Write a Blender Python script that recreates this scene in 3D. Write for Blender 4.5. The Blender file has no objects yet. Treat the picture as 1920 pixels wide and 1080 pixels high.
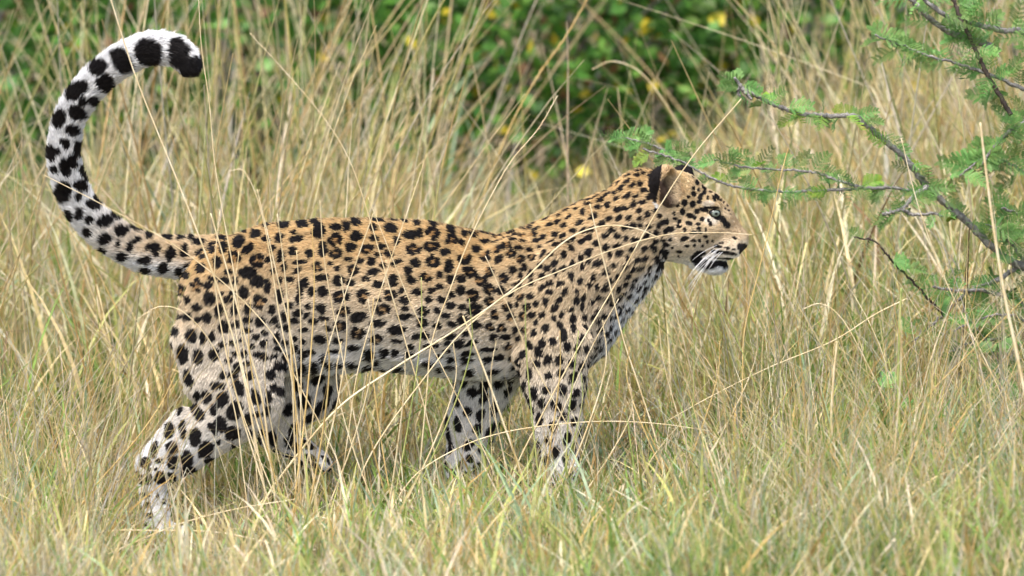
import bpy, math, random
import numpy as np
from mathutils import Vector

# ------------------------------------------------------------------ camera
PITCH = math.radians(8.0)
DIST = 20.0
PX = 0.0013                      # metres per photo pixel in the leopard's plane
ZC = 0.534                       # height of the view axis at the leopard
CP, SP = math.cos(PITCH), math.sin(PITCH)
CAM = np.array([0.0, -DIST * CP, ZC + DIST * SP])

scene = bpy.context.scene
col = scene.collection
cam_data = bpy.data.cameras.new('camera')
cam = bpy.data.objects.new('camera', cam_data)
col.objects.link(cam)
cam.location = CAM
cam.rotation_euler = (math.radians(90) - PITCH, 0, 0)
cam_data.sensor_width = 36.0
cam_data.lens = 36.0 * DIST / (1920 * PX)
cam_data.clip_start = 0.5
cam_data.clip_end = 2000
cam_data.dof.use_dof = True
cam_data.dof.focus_distance = DIST - 0.06
cam_data.dof.aperture_fstop = 2.8
scene.camera = cam

# ------------------------------------------------------------------ light
SUN_EL, SUN_AZ = math.radians(64), math.radians(208)
world = bpy.data.worlds.new('World')
scene.world = world
world.use_nodes = True
wn = world.node_tree
bg = wn.nodes['Background']
sky = wn.nodes.new('ShaderNodeTexSky')
sky.sky_type = 'NISHITA'
sky.sun_disc = False
sky.sun_elevation = SUN_EL
sky.sun_rotation = SUN_AZ
sky.dust_density = 4.0
sky.air_density = 1.0
sky.ozone_density = 0.6
wn.links.new(sky.outputs[0], bg.inputs[0])
bg.inputs[1].default_value = 0.15
sun_data = bpy.data.lights.new('sun', 'SUN')
sun_data.energy = 1.5
sun_data.angle = math.radians(16)
sun_data.color = (1.0, 0.985, 0.96)
sun = bpy.data.objects.new('sun', sun_data)
col.objects.link(sun)
to_sun = Vector((math.sin(SUN_AZ) * math.cos(SUN_EL), math.cos(SUN_AZ) * math.cos(SUN_EL), math.sin(SUN_EL)))
sun.rotation_euler = to_sun.to_track_quat('Z', 'Y').to_euler()
sun.location = (0, 0, 30)

vs = scene.view_settings
vs.view_transform = 'Standard'
vs.look = 'None'
vs.gamma = 1.0
vs.use_curve_mapping = False
vs.exposure = 1.2
scene.cycles.use_denoising = True
scene.cycles.max_bounces = 6
scene.cycles.transparent_max_bounces = 4

# ------------------------------------------------------------------ helpers
rng = np.random.default_rng(7)
random.seed(7)


def lin(r, g, b):
    o = []
    for c in (r, g, b):
        c /= 255.0
        o.append(c / 12.92 if c <= 0.04045 else ((c + 0.055) / 1.055) ** 2.4)
    return np.array(o, dtype=np.float32)


def at(px, py, Y):
    """photo pixel -> point on the upright plane at depth Y (metres behind the leopard)"""
    x = (px - 960) * PX / DIST
    z = (540 - py) * PX / DIST
    d = np.array([x, CP + z * SP, -SP + z * CP])
    t = (Y - CAM[1]) / d[1]
    return CAM + d * t


def ground_z(x, y):
    return (0.21 * np.tanh((x - 0.11) / 3.0) + 0.18 * np.tanh((y + 0.08) / 6.0)
            + 0.006 * np.sin(2.1 * x + 1.3 * y) + 0.006 * np.sin(5.3 * x - 3.1 * y + 1))


def tag(o, label=None, cat=None, group=None, kind=None):
    if label: o['label'] = label
    if cat: o['category'] = cat
    if group: o['group'] = group
    if kind: o['kind'] = kind
    return o


def link(o, parent=None):
    col.objects.link(o)
    if parent is not None:
        o.parent = parent
    return o


def empty(name, loc):
    o = bpy.data.objects.new(name, None)
    o.empty_display_size = 0.05
    o.location = loc
    return link(o)


def mesh_data(name, V, F, color=None, smooth=True, mat=None):
    """V (n,3), F (m,3|4) -> mesh with an optional per-vertex colour attribute called tint"""
    V = np.ascontiguousarray(V, dtype=np.float32)
    F = np.ascontiguousarray(F, dtype=np.int32)
    k = F.shape[1]
    me = bpy.data.meshes.new(name)
    me.vertices.add(len(V))
    me.vertices.foreach_set('co', V.ravel())
    me.loops.add(F.size)
    me.loops.foreach_set('vertex_index', F.ravel())
    me.polygons.add(len(F))
    me.polygons.foreach_set('loop_start', np.arange(0, F.size, k, dtype=np.int32))
    me.polygons.foreach_set('loop_total', np.full(len(F), k, dtype=np.int32))
    me.polygons.foreach_set('use_smooth', np.full(len(F), smooth))
    if color is not None:
        a = me.attributes.new('tint', 'FLOAT_COLOR', 'POINT')
        c = np.ones((len(V), 4), dtype=np.float32)
        c[:, :3] = color
        a.data.foreach_set('color', c.ravel())
    me.update()
    if mat: me.materials.append(mat)
    return me


def mesh_obj(name, V, F, mat, parent=None, color=None, smooth=True):
    return link(bpy.data.objects.new(name, mesh_data(name, V, F, color, smooth, mat)), parent)


def smooth_path(pts, n):
    """Catmull-Rom through pts, n samples"""
    P = np.asarray(pts, dtype=float)
    P = np.vstack([2 * P[0] - P[1], P, 2 * P[-1] - P[-2]])
    m = len(P) - 3
    t = np.linspace(0, m - 1e-6, n)
    i = t.astype(int)
    u = (t - i)[:, None]
    p0, p1, p2, p3 = P[i], P[i + 1], P[i + 2], P[i + 3]
    return 0.5 * (2 * p1 + (p2 - p0) * u + (2 * p0 - 5 * p1 + 4 * p2 - p3) * u ** 2 + (3 * p1 - p0 - 3 * p2 + p3) * u ** 3)


def tube(P, R, sides=5):
    P = np.asarray(P, float)
    n = len(P)
    R = np.broadcast_to(np.asarray(R, float), (n,))
    T = np.gradient(P, axis=0)
    T /= np.linalg.norm(T, axis=1)[:, None] + 1e-12
    u = np.cross(T[0], [0.3, 0.9, 0.2])
    u /= np.linalg.norm(u)
    V = []
    for i in range(n):
        u = u - T[i] * u.dot(T[i])
        u /= np.linalg.norm(u)
        w = np.cross(T[i], u)
        for k in range(sides):
            a = 2 * math.pi * k / sides
            V.append(P[i] + R[i] * (math.cos(a) * u + math.sin(a) * w))
    F = []
    for i in range(n - 1):
        for k in range(sides):
            a, b = i * sides + k, i * sides + (k + 1) % sides
            F.append((a, b, b + sides, a + sides))
    V.append(P[0]); V.append(P[-1])
    for k in range(sides):
        a, b = k, (k + 1) % sides
        F.append((b, a, n * sides, n * sides))
        a, b = (n - 1) * sides + k, (n - 1) * sides + (k + 1) % sides
        F.append((a, b, n * sides + 1, n * sides + 1))
    F = [f if f[2] != f[3] else (f[0], f[1], f[2], f[2]) for f in F]
    return np.array(V), F


def poly_mesh(name, V, F, mat):
    me = bpy.data.meshes.new(name)
    me.from_pydata([tuple(v) for v in V], [], [tuple(dict.fromkeys(f)) for f in F])
    me.polygons.foreach_set('use_smooth', np.full(len(me.polygons), True))
    me.update()
    me.materials.append(mat)
    return me


class Geo:
    """collects tubes and flat pieces into one mesh"""
    def __init__(self): self.V, self.F, self.n = [], [], 0
    def add(self, V, F):
        self.V.append(np.asarray(V, float))
        self.F += [tuple(i + self.n for i in f) for f in F]
        self.n += len(V)
    def obj(self, name, mat, parent=None):
        me = poly_mesh(name, np.vstack(self.V), self.F, mat)
        return link(bpy.data.objects.new(name, me), parent)


# ------------------------------------------------------------------ materials
def new_mat(name):
    m = bpy.data.materials.new(name)
    m.use_nodes = True
    nt = m.node_tree
    return m, nt, nt.nodes['Principled BSDF'], nt.nodes['Material Output']


def tint_mat(name, transl=0.35, rough=0.6, spec=0.25, noise=60.0, amount=0.35):
    """colour comes from the mesh attribute tint, broken up by fine noise; part of the light passes through"""
    m, nt, b, out = new_mat(name)
    a = nt.nodes.new('ShaderNodeAttribute'); a.attribute_name = 'tint'
    n = nt.nodes.new('ShaderNodeTexNoise'); n.inputs['Scale'].default_value = noise; n.inputs['Detail'].default_value = 2
    geo = nt.nodes.new('ShaderNodeNewGeometry')
    nt.links.new(geo.outputs['Position'], n.inputs['Vector'])
    r = nt.nodes.new('ShaderNodeMapRange')
    r.inputs['From Min'].default_value = 0.3; r.inputs['From Max'].default_value = 0.7
    r.inputs['To Min'].default_value = 1 - amount; r.inputs['To Max'].default_value = 1 + amount * 0.6
    nt.links.new(n.outputs['Fac'], r.inputs['Value'])
    mx = nt.nodes.new('ShaderNodeVectorMath'); mx.operation = 'SCALE'
    nt.links.new(a.outputs['Color'], mx.inputs[0]); nt.links.new(r.outputs[0], mx.inputs['Scale'])
    nt.links.new(mx.outputs[0], b.inputs['Base Color'])
    b.inputs['Roughness'].default_value = rough
    b.inputs['Specular IOR Level'].default_value = spec
    if transl > 0:
        t = nt.nodes.new('ShaderNodeBsdfTranslucent')
        nt.links.new(mx.outputs[0], t.inputs['Color'])
        mix = nt.nodes.new('ShaderNodeMixShader'); mix.inputs[0].default_value = transl
        nt.links.new(b.outputs[0], mix.inputs[1]); nt.links.new(t.outputs[0], mix.inputs[2])
        nt.links.new(mix.outputs[0], out.inputs['Surface'])
    return m


def noise_mat(name, cols, scale, rough=0.7, spec=0.2, bump=0.0, transl=0.0, per_object=False):
    m, nt, b, out = new_mat(name)
    n = nt.nodes.new('ShaderNodeTexNoise'); n.inputs['Scale'].default_value = scale; n.inputs['Detail'].default_value = 6
    n.inputs['Roughness'].default_value = 0.65
    geo = nt.nodes.new('ShaderNodeNewGeometry')
    nt.links.new(geo.outputs['Position'], n.inputs['Vector'])
    ramp = nt.nodes.new('ShaderNodeValToRGB')
    while len(ramp.color_ramp.elements) < len(cols): ramp.color_ramp.elements.new(0.5)
    for i, c in enumerate(cols):
        e = ramp.color_ramp.elements[i]
        e.position = 0.28 + 0.44 * i / max(1, len(cols) - 1)
        e.color = (*[float(v) for v in c], 1)
    nt.links.new(n.outputs['Fac'], ramp.inputs[0])
    src = ramp.outputs[0]
    if per_object:
        oi = nt.nodes.new('ShaderNodeObjectInfo')
        hs = nt.nodes.new('ShaderNodeHueSaturation')
        for sock, lo, hi in (('Hue', 0.475, 0.515), ('Value', 0.65, 1.35)):
            r = nt.nodes.new('ShaderNodeMapRange')
            r.inputs['To Min'].default_value = lo; r.inputs['To Max'].default_value = hi
            nt.links.new(oi.outputs['Random'], r.inputs['Value'])
            nt.links.new(r.outputs[0], hs.inputs[sock])
        nt.links.new(src, hs.inputs['Color'])
        src = hs.outputs[0]
    nt.links.new(src, b.inputs['Base Color'])
    b.inputs['Roughness'].default_value = rough
    b.inputs['Specular IOR Level'].default_value = spec
    if bump:
        bp = nt.nodes.new('ShaderNodeBump'); bp.inputs['Strength'].default_value = bump; bp.inputs['Distance'].default_value = 0.01
        nt.links.new(n.outputs['Fac'], bp.inputs['Height']); nt.links.new(bp.outputs[0], b.inputs['Normal'])
    if transl > 0:
        t = nt.nodes.new('ShaderNodeBsdfTranslucent')
        nt.links.new(src, t.inputs['Color'])
        mix = nt.nodes.new('ShaderNodeMixShader'); mix.inputs[0].default_value = transl
        nt.links.new(b.outputs[0], mix.inputs[1]); nt.links.new(t.outputs[0], mix.inputs[2])
        nt.links.new(mix.outputs[0], out.inputs['Surface'])
    return m


M_soil = noise_mat('soil', [lin(62, 52, 40), lin(110, 96, 76), lin(146, 132, 110)], 9.0, 0.95, 0.1, 0.8)
M_grass = tint_mat('grass', 0.48, 0.55, 0.3, 45, 0.3)
M_stem = tint_mat('grass_stem', 0.36, 0.5, 0.3, 60, 0.25)
M_stalk = noise_mat('dry_stalk', [lin(196, 168, 118), lin(222, 202, 160), lin(238, 226, 196)], 22, 0.5, 0.3)
M_stalk_gold = noise_mat('golden_stalk', [lin(170, 138, 80), lin(206, 176, 114), lin(222, 198, 142)], 22, 0.5, 0.3)
M_stalk_green = noise_mat('green_stalk', [lin(120, 138, 70), lin(164, 172, 100), lin(200, 190, 130)], 16, 0.5, 0.3)
M_bark = noise_mat('acacia_bark', [lin(84, 80, 76), lin(138, 134, 128), lin(184, 180, 172)], 90, 0.9, 0.1, 0.9)
M_bark_dark = noise_mat('dark_twig_bark', [lin(40, 34, 32), lin(74, 64, 58), lin(104, 92, 84)], 60, 0.85, 0.15, 0.4)
M_acacia = noise_mat('acacia_leaf', [lin(70, 108, 54), lin(102, 144, 74), lin(144, 174, 98)], 30, 0.5, 0.3, 0, 0.3, True)
M_acacia_young = noise_mat('young_acacia_leaf', [lin(94, 140, 52), lin(128, 166, 62), lin(176, 176, 70)], 30, 0.5, 0.3, 0, 0.35, True)
M_leaf = noise_mat('bush_leaf', [lin(52, 92, 36), lin(88, 134, 54), lin(124, 162, 76)], 16, 0.45, 0.35, 0, 0.35, True)
M_leaf_yellow = noise_mat('yellow_leaf', [lin(176, 156, 40), lin(200, 182, 54), lin(206, 194, 84)], 16, 0.45, 0.35, 0, 0.35, True)
M_leaf_brown = noise_mat('brown_leaf', [lin(120, 80, 50), lin(160, 112, 76), lin(180, 138, 100)], 16, 0.6, 0.2, 0, 0.25, True)

# ------------------------------------------------------------------ ground
ax = np.sinh(np.linspace(-6.2, 6.2, 161)) * 0.5
ay = np.sinh(np.linspace(-6.2, 6.2, 161)) * 0.5
gx, gy = np.meshgrid(ax, ay, indexing='ij')
gz = ground_z(gx, gy) + 0.004 * np.sin(23 * gx + 11 * gy) + 0.004 * np.sin(17 * gy - 9 * gx)
ii = np.arange(161 * 161).reshape(161, 161)
gF = np.stack([ii[:-1, :-1], ii[1:, :-1], ii[1:, 1:], ii[:-1, 1:]], -1).reshape(-1, 4)
ground = mesh_obj('ground', np.stack([gx, gy, gz], -1).reshape(-1, 3), gF, M_soil)
tag(ground, 'bare grey brown soil under the savanna grass', 'ground', kind='structure')

# ------------------------------------------------------------------ leopard: shape
# model space: photo pixels; x right, y down, d away from the camera (1 unit = PX metres)
PR = []


def cone(a, b, ra, rb, k=18, kd=1.0, grp='torso', flow=(-1, 0.25, 0), shift=True):
    a, b = np.array(a, float), np.array(b, float)
    if shift:
        a[1] += a[2] * SP; b[1] += b[2] * SP
    PR.append(dict(t='cone', a=a, b=b, ra=ra, rb=rb, k=k, kd=kd, grp=grp, flow=np.array(flow, float), op=1))


def ell(c, r, ang=0, k=14, grp='torso', flow=(-1, 0.25, 0), op=1, yaw=0):
    c = np.array(c, float)
    c[1] += c[2] * SP
    PR.append(dict(t='ell', c=c, r=np.array(r, float), ang=math.radians(ang), yaw=math.radians(yaw), k=k, grp=grp, flow=np.array(flow, float), op=op))


# torso: x, top, bottom, half width
TOR = np.array([
    (345, 478, 590, 34), (375, 462, 640, 62), (420, 449, 676, 78), (500, 421, 700, 88), (600, 413, 698, 92), (700, 412, 688, 97),
    (800, 416, 698, 101), (880, 432, 706, 100), (935, 443, 706, 96), (1000, 434, 704, 90), (1060, 430, 698, 82), (1100, 440, 686, 66), (1125, 480, 655, 44)], float)
PR.append(dict(t='torso', k=12, grp='torso', flow=np.array((-1, 0.3, 0.0)), op=1))
# neck and chest
cone((1040, 548, 0), (1200, 418, 0), 112, 80, 26, 0.74, 'neck', (-0.8, 0.6, 0))
cone((985, 500, 0), (1130, 430, 0), 62, 62, 22, 0.8, 'neck', (-0.9, 0.4, 0))
ell((1090, 584, 0), (52, 88, 60), -12, 24, 'chest', (-0.35, 0.95, 0))
cone((1195, 500, 0), (1122, 606, 0), 36, 36, 22, 0.8, 'chest', (-0.5, 0.85, 0))
ell((1208, 372, 0), (56, 52, 46), 25, 22, 'neck', (-0.9, 0.4, 0))
# shoulders (both sides)
for sd in (-1, 1):
    ell((1035, 560, 62 * sd), (66, 108, 38), 14, 14, 'shoulder', (-0.55, 0.85, 0))
    ell((965, 515, 48 * sd), (52, 66, 34), -20, 22, 'shoulder', (-0.8, 0.6, 0))
    ell((790, 580, 62 * sd), (120, 92, 38), 0, 30, 'torso', (-1, 0.3, 0))
    ell((450, 560, 56 * sd), (98, 110, 40), 20, 18, 'rump', (-0.75, 0.65, 0))
# near fore leg: upright
N = -70
cone((1042, 640, N), (1040, 720, N), 64, 54, 13, 0.66, 'fore_near', (-0.2, 1, 0))
cone((998, 668, N + 2), (1008, 715, N + 2), 36, 25, 11, 0.7, 'fore_near', (-0.3, 1, 0))
cone((1040, 720, N), (1045, 800, N), 52, 41, 16, 0.74, 'fore_near', (-0.1, 1, 0))
cone((1045, 800, N), (1051, 880, N), 41, 32, 14, 0.8, 'fore_near', (0, 1, 0))
cone((1051, 880, N), (1052, 928, N), 32, 31, 14, 0.9, 'fore_near', (0, 1, 0))
ell((1066, 938, N), (44, 20, 34), 6, 14, 'fore_near', (0.7, 0.5, 0))
for q in (-22, -8, 8, 22):
    ell((1098 - abs(q) * 0.4, 943, N + q), (16, 13, 9), 8, 6, 'fore_near', (0.8, 0.5, 0))
# far fore leg: leaning back under the chest
Fd = 62
cone((955, 640, Fd - 10), (908, 722, Fd), 62, 52, 20, 0.66, 'fore_far', (-0.3, 1, 0))
cone((908, 722, Fd), (884, 800, Fd), 50, 46, 16, 0.74, 'fore_far', (-0.3, 1, 0))
cone((884, 800, Fd), (874, 868, Fd), 45, 36, 14, 0.82, 'fore_far', (-0.2, 1, 0))
cone((874, 868, Fd), (874, 902, Fd), 37, 36, 14, 0.9, 'fore_far', (0, 1, 0))
ell((884, 914, Fd), (44, 20, 36), 14, 14, 'fore_far', (0.7, 0.5, 0))
for q in (-22, -8, 8, 22):
    ell((916 - abs(q) * 0.4, 922, Fd + q), (16, 13, 9), 14, 6, 'fore_far', (0.8, 0.6, 0))
# near hind leg: stretched out behind
H = -62
ell((455, 600, H + 22), (112, 128, 48), 24, 13, 'hind_near', (-0.45, 0.9, 0))
cone((440, 560, H + 14), (455, 735, H), 96, 74, 22, 0.56, 'hind_near', (-0.35, 1, 0))
cone((372, 640, H + 8), (385, 720, H), 46, 36, 22, 0.7, 'hind_near', (-0.2, 1, 0))
cone((455, 735, H), (478, 770, H), 70, 44, 20, 0.56, 'hind_near', (-0.4, 1, 0))
cone((455, 760, H), (345, 845, H), 62, 43, 18, 0.66, 'hind_near', (-0.7, 0.7, 0))
cone((345, 845, H), (296, 888, H), 42, 32, 14, 0.74, 'hind_near', (-0.6, 0.8, 0))
cone((345, 790, H), (272, 868, H), 22, 15, 14, 0.7, 'hind_near', (-0.7, 0.7, 0))
cone((287, 885, H), (290, 968, H), 27, 24, 14, 0.86, 'hind_near', (0.02, 1, 0))
cone((290, 968, H), (296, 996, H), 25, 25, 12, 0.95, 'hind_near', (0.1, 1, 0))
ell((312, 1002, H), (38, 17, 29), 6, 12, 'hind_near', (0.8, 0.4, 0))
for q in (-19, -7, 7, 19):
    ell((342 - abs(q) * 0.4, 1008, H + q), (14, 11, 8), 8, 6, 'hind_near', (0.8, 0.5, 0))
# far hind leg: swinging forward, foot off the ground
G = 56
cone((470, 570, G - 14), (570, 715, G), 92, 60, 20, 0.6, 'hind_far', (-0.1, 1, 0))
cone((570, 715, G), (585, 745, G), 58, 40, 18, 0.62, 'hind_far', (-0.2, 1, 0))
cone((572, 740, G), (520, 805, G), 48, 30, 16, 0.72, 'hind_far', (-0.6, 0.7, 0))
cone((520, 805, G), (508, 822, G), 27, 23, 12, 0.8, 'hind_far', (-0.2, 1, 0))
cone((508, 822, G), (566, 852, G), 23, 22, 12, 0.86, 'hind_far', (0.8, 0.5, 0))
ell((584, 862, G), (38, 18, 28), 28, 12, 'hind_far', (0.8, 0.5, 0))
for q in (-18, -6, 6, 18):
    ell((610 - abs(q) * 0.4, 876, G + q), (13, 10, 8), 34, 6, 'hind_far', (0.8, 0.6, 0))
# tail: raised in a hook
TAIL = np.array([(415, 486), (370, 484), (325, 481), (282, 476), (247, 463), (209, 441), (177, 415), (152, 384), (136, 352), (126, 318), (121, 285), (126, 246), (136, 213),
                 (160, 174), (194, 138), (236, 107), (282, 89), (322, 90), (345, 102), (357, 118)], float)
TR = np.array([40, 37, 34, 31.5, 30.5, 30, 28.5, 27, 26.5, 26, 25, 24.5, 24.5, 25, 25, 25.5, 25.5, 24, 21.5, 18], float)
TD = np.array([0, 0, 0, 0, 1, -1, -2, -4, -5, -6, -7, -7, -8, -7, -6, -6, -5, -4, -3, -3], float)
TS = smooth_path(np.column_stack([TAIL, TR, TD]), 46)
for i in range(len(TS) - 1):
    fl = TS[i + 1, :2] - TS[i, :2]
    fl = fl / np.linalg.norm(fl)
    cone((*TS[i, :2], TS[i, 3]), (*TS[i + 1, :2], TS[i + 1, 3]), TS[i, 2], TS[i + 1, 2], 2.5 if i else 14, 1.0, 'tail', (fl[0], fl[1], 0))
# head
ell((1256, 380, 0), (58, 58, 54), 0, 18, 'head', (-0.95, 0.1, 0))
cone((1275, 376, 0), (1335, 412, 0), 51, 40, 14, 0.92, 'head', (-0.85, 0.2, 0))
cone((1333, 384, 0), (1388, 444, 0), 22, 13, 12, 1.15, 'head', (-0.75, -0.6, 0))
cone((1330, 430, 0), (1374, 452, 0), 40, 26, 12, 0.95, 'head', (-0.95, 0.1, 0))
ell((1284, 432, 0), (50, 50, 56), 20, 14, 'head', (-0.9, 0.35, 0))
cone((1270, 452, 0), (1336, 488, 0), 36, 20, 14, 0.9, 'head', (-0.9, 0.3, 0))
ell((1342, 492, 0), (20, 16, 20), 10, 8, 'head', (-0.7, 0.6, 0))
ell((1392, 452, 0), (9, 12, 15), -25, 6, 'head', (-0.8, 0.1, 0))
for sd in (-1, 1):
    ell((1359, 463, 17 * sd), (32, 23, 20), 10, 8, 'head', (-0.95, 0.2, 0))
    ell((1330, 378, 29 * sd), (24, 11, 13), 32, 8, 'head', (-0.9, 0.0, 0))      # brow
    ell((1318, 424, 34 * sd), (30, 20, 16), 25, 12, 'head', (-0.95, 0.2, 0))    # cheek bone
    ell((1338, 399, 48 * sd), (14, 9, 10), 20, 5, 'head', (-0.9, 0.1, 0), op=-1)    # eye socket
# mouth: a groove between the lips
for sd in (-1, 1):
    PR.append(dict(t='cone', a=np.array((1384, 481, 14.0 * sd)), b=np.array((1312, 484, 41.0 * sd)), ra=3.5, rb=5, k=4, kd=1.0, grp='head', flow=np.array((-0.9, 0.3, 0.0)), op=-1))
# ears: cupped
for sd, ex, ey in ((-1, 1248, 348), (1, 1282, 346)):
    ell((ex, ey, 46 * sd), (33, 37, 20), -8, 10, 'ear', (-0.15, -1, 0.0), yaw=28 * sd)
    ell((ex + 15, ey - 1, 60 * sd), (25, 33, 22), -8, 3, 'ear', (-0.15, -1, 0.0), op=-1, yaw=28 * sd)


def prim_bbox(p):
    if p['t'] == 'torso':
        return np.array((330, 395, -112.)), np.array((1165, 725, 112.))
    if p['t'] == 'cone':
        r = np.array((max(p['ra'], p['rb']),) * 3) * np.array((1, 1, p['kd']))
        lo, hi = np.minimum(p['a'], p['b']) - r, np.maximum(p['a'], p['b']) + r
    else:
        r = max(p['r'][:2]) if p['yaw'] == 0 else max(p['r'])
        rr = np.array((r, r, p['r'][2] if p['yaw'] == 0 else r))
        lo, hi = p['c'] - rr, p['c'] + rr
    return lo, hi


def prim_dist(p, x, y, d):
    if p['t'] == 'cone':
        a, b = p['a'], p['b']
        kd = p['kd']
        A = np.array((a[0], a[1], a[2] / kd)); B = np.array((b[0], b[1], b[2] / kd))
        ab = B - A
        dx, dy, dd = x - A[0], y - A[1], d / kd - A[2]
        h = np.clip((dx * ab[0] + dy * ab[1] + dd * ab[2]) / ab.dot(ab), 0, 1)
        return np.sqrt((dx - h * ab[0]) ** 2 + (dy - h * ab[1]) ** 2 + (dd - h * ab[2]) ** 2) - (p['ra'] + (p['rb'] - p['ra']) * h)
    if p['t'] == 'ell':
        c, r = p['c'], p['r']
        dx, dy, dd = x - c[0], y - c[1], d - c[2]
        if p['yaw']:
            cy, sy = math.cos(p['yaw']), math.sin(p['yaw'])
            dx, dd = cy * dx + sy * dd, -sy * dx + cy * dd
        ca, sa = math.cos(p['ang']), math.sin(p['ang'])
        u, v = ca * dx + sa * dy, -sa * dx + ca * dy
        e = np.sqrt((u / r[0]) ** 2 + (v / r[1]) ** 2 + (dd / r[2]) ** 2)
        g = np.sqrt((u / r[0] ** 2) ** 2 + (v / r[1] ** 2) ** 2 + (dd / r[2] ** 2) ** 2) / np.maximum(e, 1e-6)
        return np.maximum((e - 1) / np.maximum(g, 1 / r.max()), -r.min())
    xs = np.clip(x, TOR[0, 0], TOR[-1, 0])
    top, bot, w = (np.interp(xs, TOR[:, 0], TOR[:, i]) for i in (1, 2, 3))
    cy, h = (top + bot) / 2, (bot - top) / 2
    t = np.clip((cy - y) / h, -1, 1)
    w = w * (1 - 0.20 * np.maximum(t, 0) - 0.10 * np.maximum(-t, 0))
    e = np.sqrt(((y - cy) / h) ** 2 + (d / w) ** 2)
    g = np.sqrt(((y - cy) / h ** 2) ** 2 + (d / w ** 2) ** 2) / np.maximum(e, 1e-6)
    f = np.maximum((e - 1) / np.maximum(g, 0.006), -60)
    dx = np.abs(x - xs)
    return np.where(dx > 0, np.sqrt(np.maximum(f, 0) ** 2 + dx ** 2) + np.minimum(f, 0) * (dx < 1), f)


def smin(a, b, k):
    h = np.clip(0.5 + 0.5 * (b - a) / k, 0, 1)
    return b * (1 - h) + a * h - k * h * (1 - h)


def combine(f, p, dist):
    if p['op'] > 0:
        return smin(f, dist, p['k'])
    return -smin(-f, dist, p['k'])


def sdf(P):
    f = np.full(len(P), 60.0)
    x, y, d = P[:, 0], P[:, 1], P[:, 2]
    for p in PR:
        lo, hi = prim_bbox(p)
        m = np.all((P > lo - 40) & (P < hi + 40), axis=1)
        if m.any():
            f[m] = combine(f[m], p, prim_dist(p, x[m], y[m], d[m]))
    return f


def sdf_grad(P, e=0.6):
    g = np.empty_like(P)
    for i in range(3):
        o = np.zeros(3); o[i] = e
        g[:, i] = sdf(P + o) - sdf(P - o)
    n = np.linalg.norm(g, axis=1)[:, None]
    return g / (2 * e), g / np.maximum(n, 1e-9)


STEP = 3.6
lo, hi = np.array((60., 35., -130.)), np.array((1425., 1040., 130.))
dims = np.ceil((hi - lo) / STEP).astype(int) + 1
axs = [(lo[i] + STEP * np.arange(dims[i])).astype(np.float32) for i in range(3)]
field = np.full(dims, 40.0, dtype=np.float32)
for p in PR:
    a, b = prim_bbox(p)
    i0 = np.clip(np.floor((a - 32 - lo) / STEP).astype(int), 0, dims - 1)
    i1 = np.clip(np.ceil((b + 32 - lo) / STEP).astype(int) + 1, 0, dims)
    sl = tuple(slice(i0[i], i1[i]) for i in range(3))
    X = axs[0][sl[0]][:, None, None]; Y = axs[1][sl[1]][None, :, None]; D = axs[2][sl[2]][None, None, :]
    field[sl] = combine(field[sl], p, prim_dist(p, X, Y, D)).astype(np.float32)


def surface_nets(f):
    ins = f < 0
    n = np.array(f.shape)
    cells, pos, quads = [], [], []
    for a in range(3):
        b, c = (a + 1) % 3, (a + 2) % 3
        s0 = [slice(None)] * 3; s1 = [slice(None)] * 3
        s0[a] = slice(0, -1); s1[a] = slice(1, None)
        idx = np.argwhere(ins[tuple(s0)] != ins[tuple(s1)])
        j = idx.copy(); j[:, a] += 1
        f0 = f[tuple(idx.T)]; f1 = f[tuple(j.T)]
        t = f0 / (f0 - f1)
        pt = idx.astype(float); pt[:, a] += t
        q = []
        for ob, oc in ((0, 0), (-1, 0), (-1, -1), (0, -1)):
            ci = idx.copy(); ci[:, b] += ob; ci[:, c] += oc
            q.append((ci[:, 0] * n[1] + ci[:, 1]) * n[2] + ci[:, 2])
            cells.append(q[-1]); pos.append(pt)
        q = np.stack(q, 1)
        flip = f0 > 0
        q[flip] = q[flip][:, ::-1]
        quads.append(q)
    cells = np.concatenate(cells); pos = np.vstack(pos); quads = np.vstack(quads)
    u, inv = np.unique(cells, return_inverse=True)
    cnt = np.bincount(inv)
    V = np.stack([np.bincount(inv, pos[:, i]) / cnt for i in range(3)], 1)
    return V, np.searchsorted(u, quads)


LV, LF = surface_nets(field)
del field
LV = LV * STEP + lo
for _ in range(2):
    g, n_ = sdf_grad(LV)
    f = sdf(LV)
    st = f / np.maximum(np.linalg.norm(g, axis=1), 0.3)
    LV = LV - n_ * np.clip(st, -3, 3)[:, None]
_, LN = sdf_grad(LV, 1.5)

GR = ['torso', 'neck', 'chest', 'shoulder', 'rump', 'fore_near', 'fore_far', 'hind_near', 'hind_far', 'tail', 'head', 'ear']


def region(P):
    """nearest body region and hair flow for points on the skin"""
    gd = np.full((len(GR), len(P)), 1e3)
    flow = np.zeros((len(P), 3)); ws = np.zeros(len(P))
    for p in PR:
        if p['op'] < 0: continue
        lo_, hi_ = prim_bbox(p)
        m = np.all((P > lo_ - 45) & (P < hi_ + 45), axis=1)
        if not m.any(): continue
        dd = prim_dist(p, P[m, 0], P[m, 1], P[m, 2])
        gi = GR.index(p['grp'])
        gd[gi, m] = np.minimum(gd[gi, m], dd)
        w = np.exp(-np.maximum(dd, -6) / 9)
        flow[m] += w[:, None] * p['flow']; ws[m] += w
    flow /= np.maximum(ws, 1e-9)[:, None]
    return np.argmin(gd, axis=0), flow, gd


# ------------------------------------------------------------------ leopard: coat
def warp_noise(P, wl, seed):
    r = np.random.default_rng(seed)
    o = np.zeros((len(P), 3))
    for _ in range(5):
        k = r.normal(size=3); k *= 2 * math.pi / (wl * r.uniform(0.7, 1.5)) / np.linalg.norm(k)
        o += np.sin(P @ k + r.uniform(0, 6.28))[:, None] * r.normal(size=3)
    return o / 2.2


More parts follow.
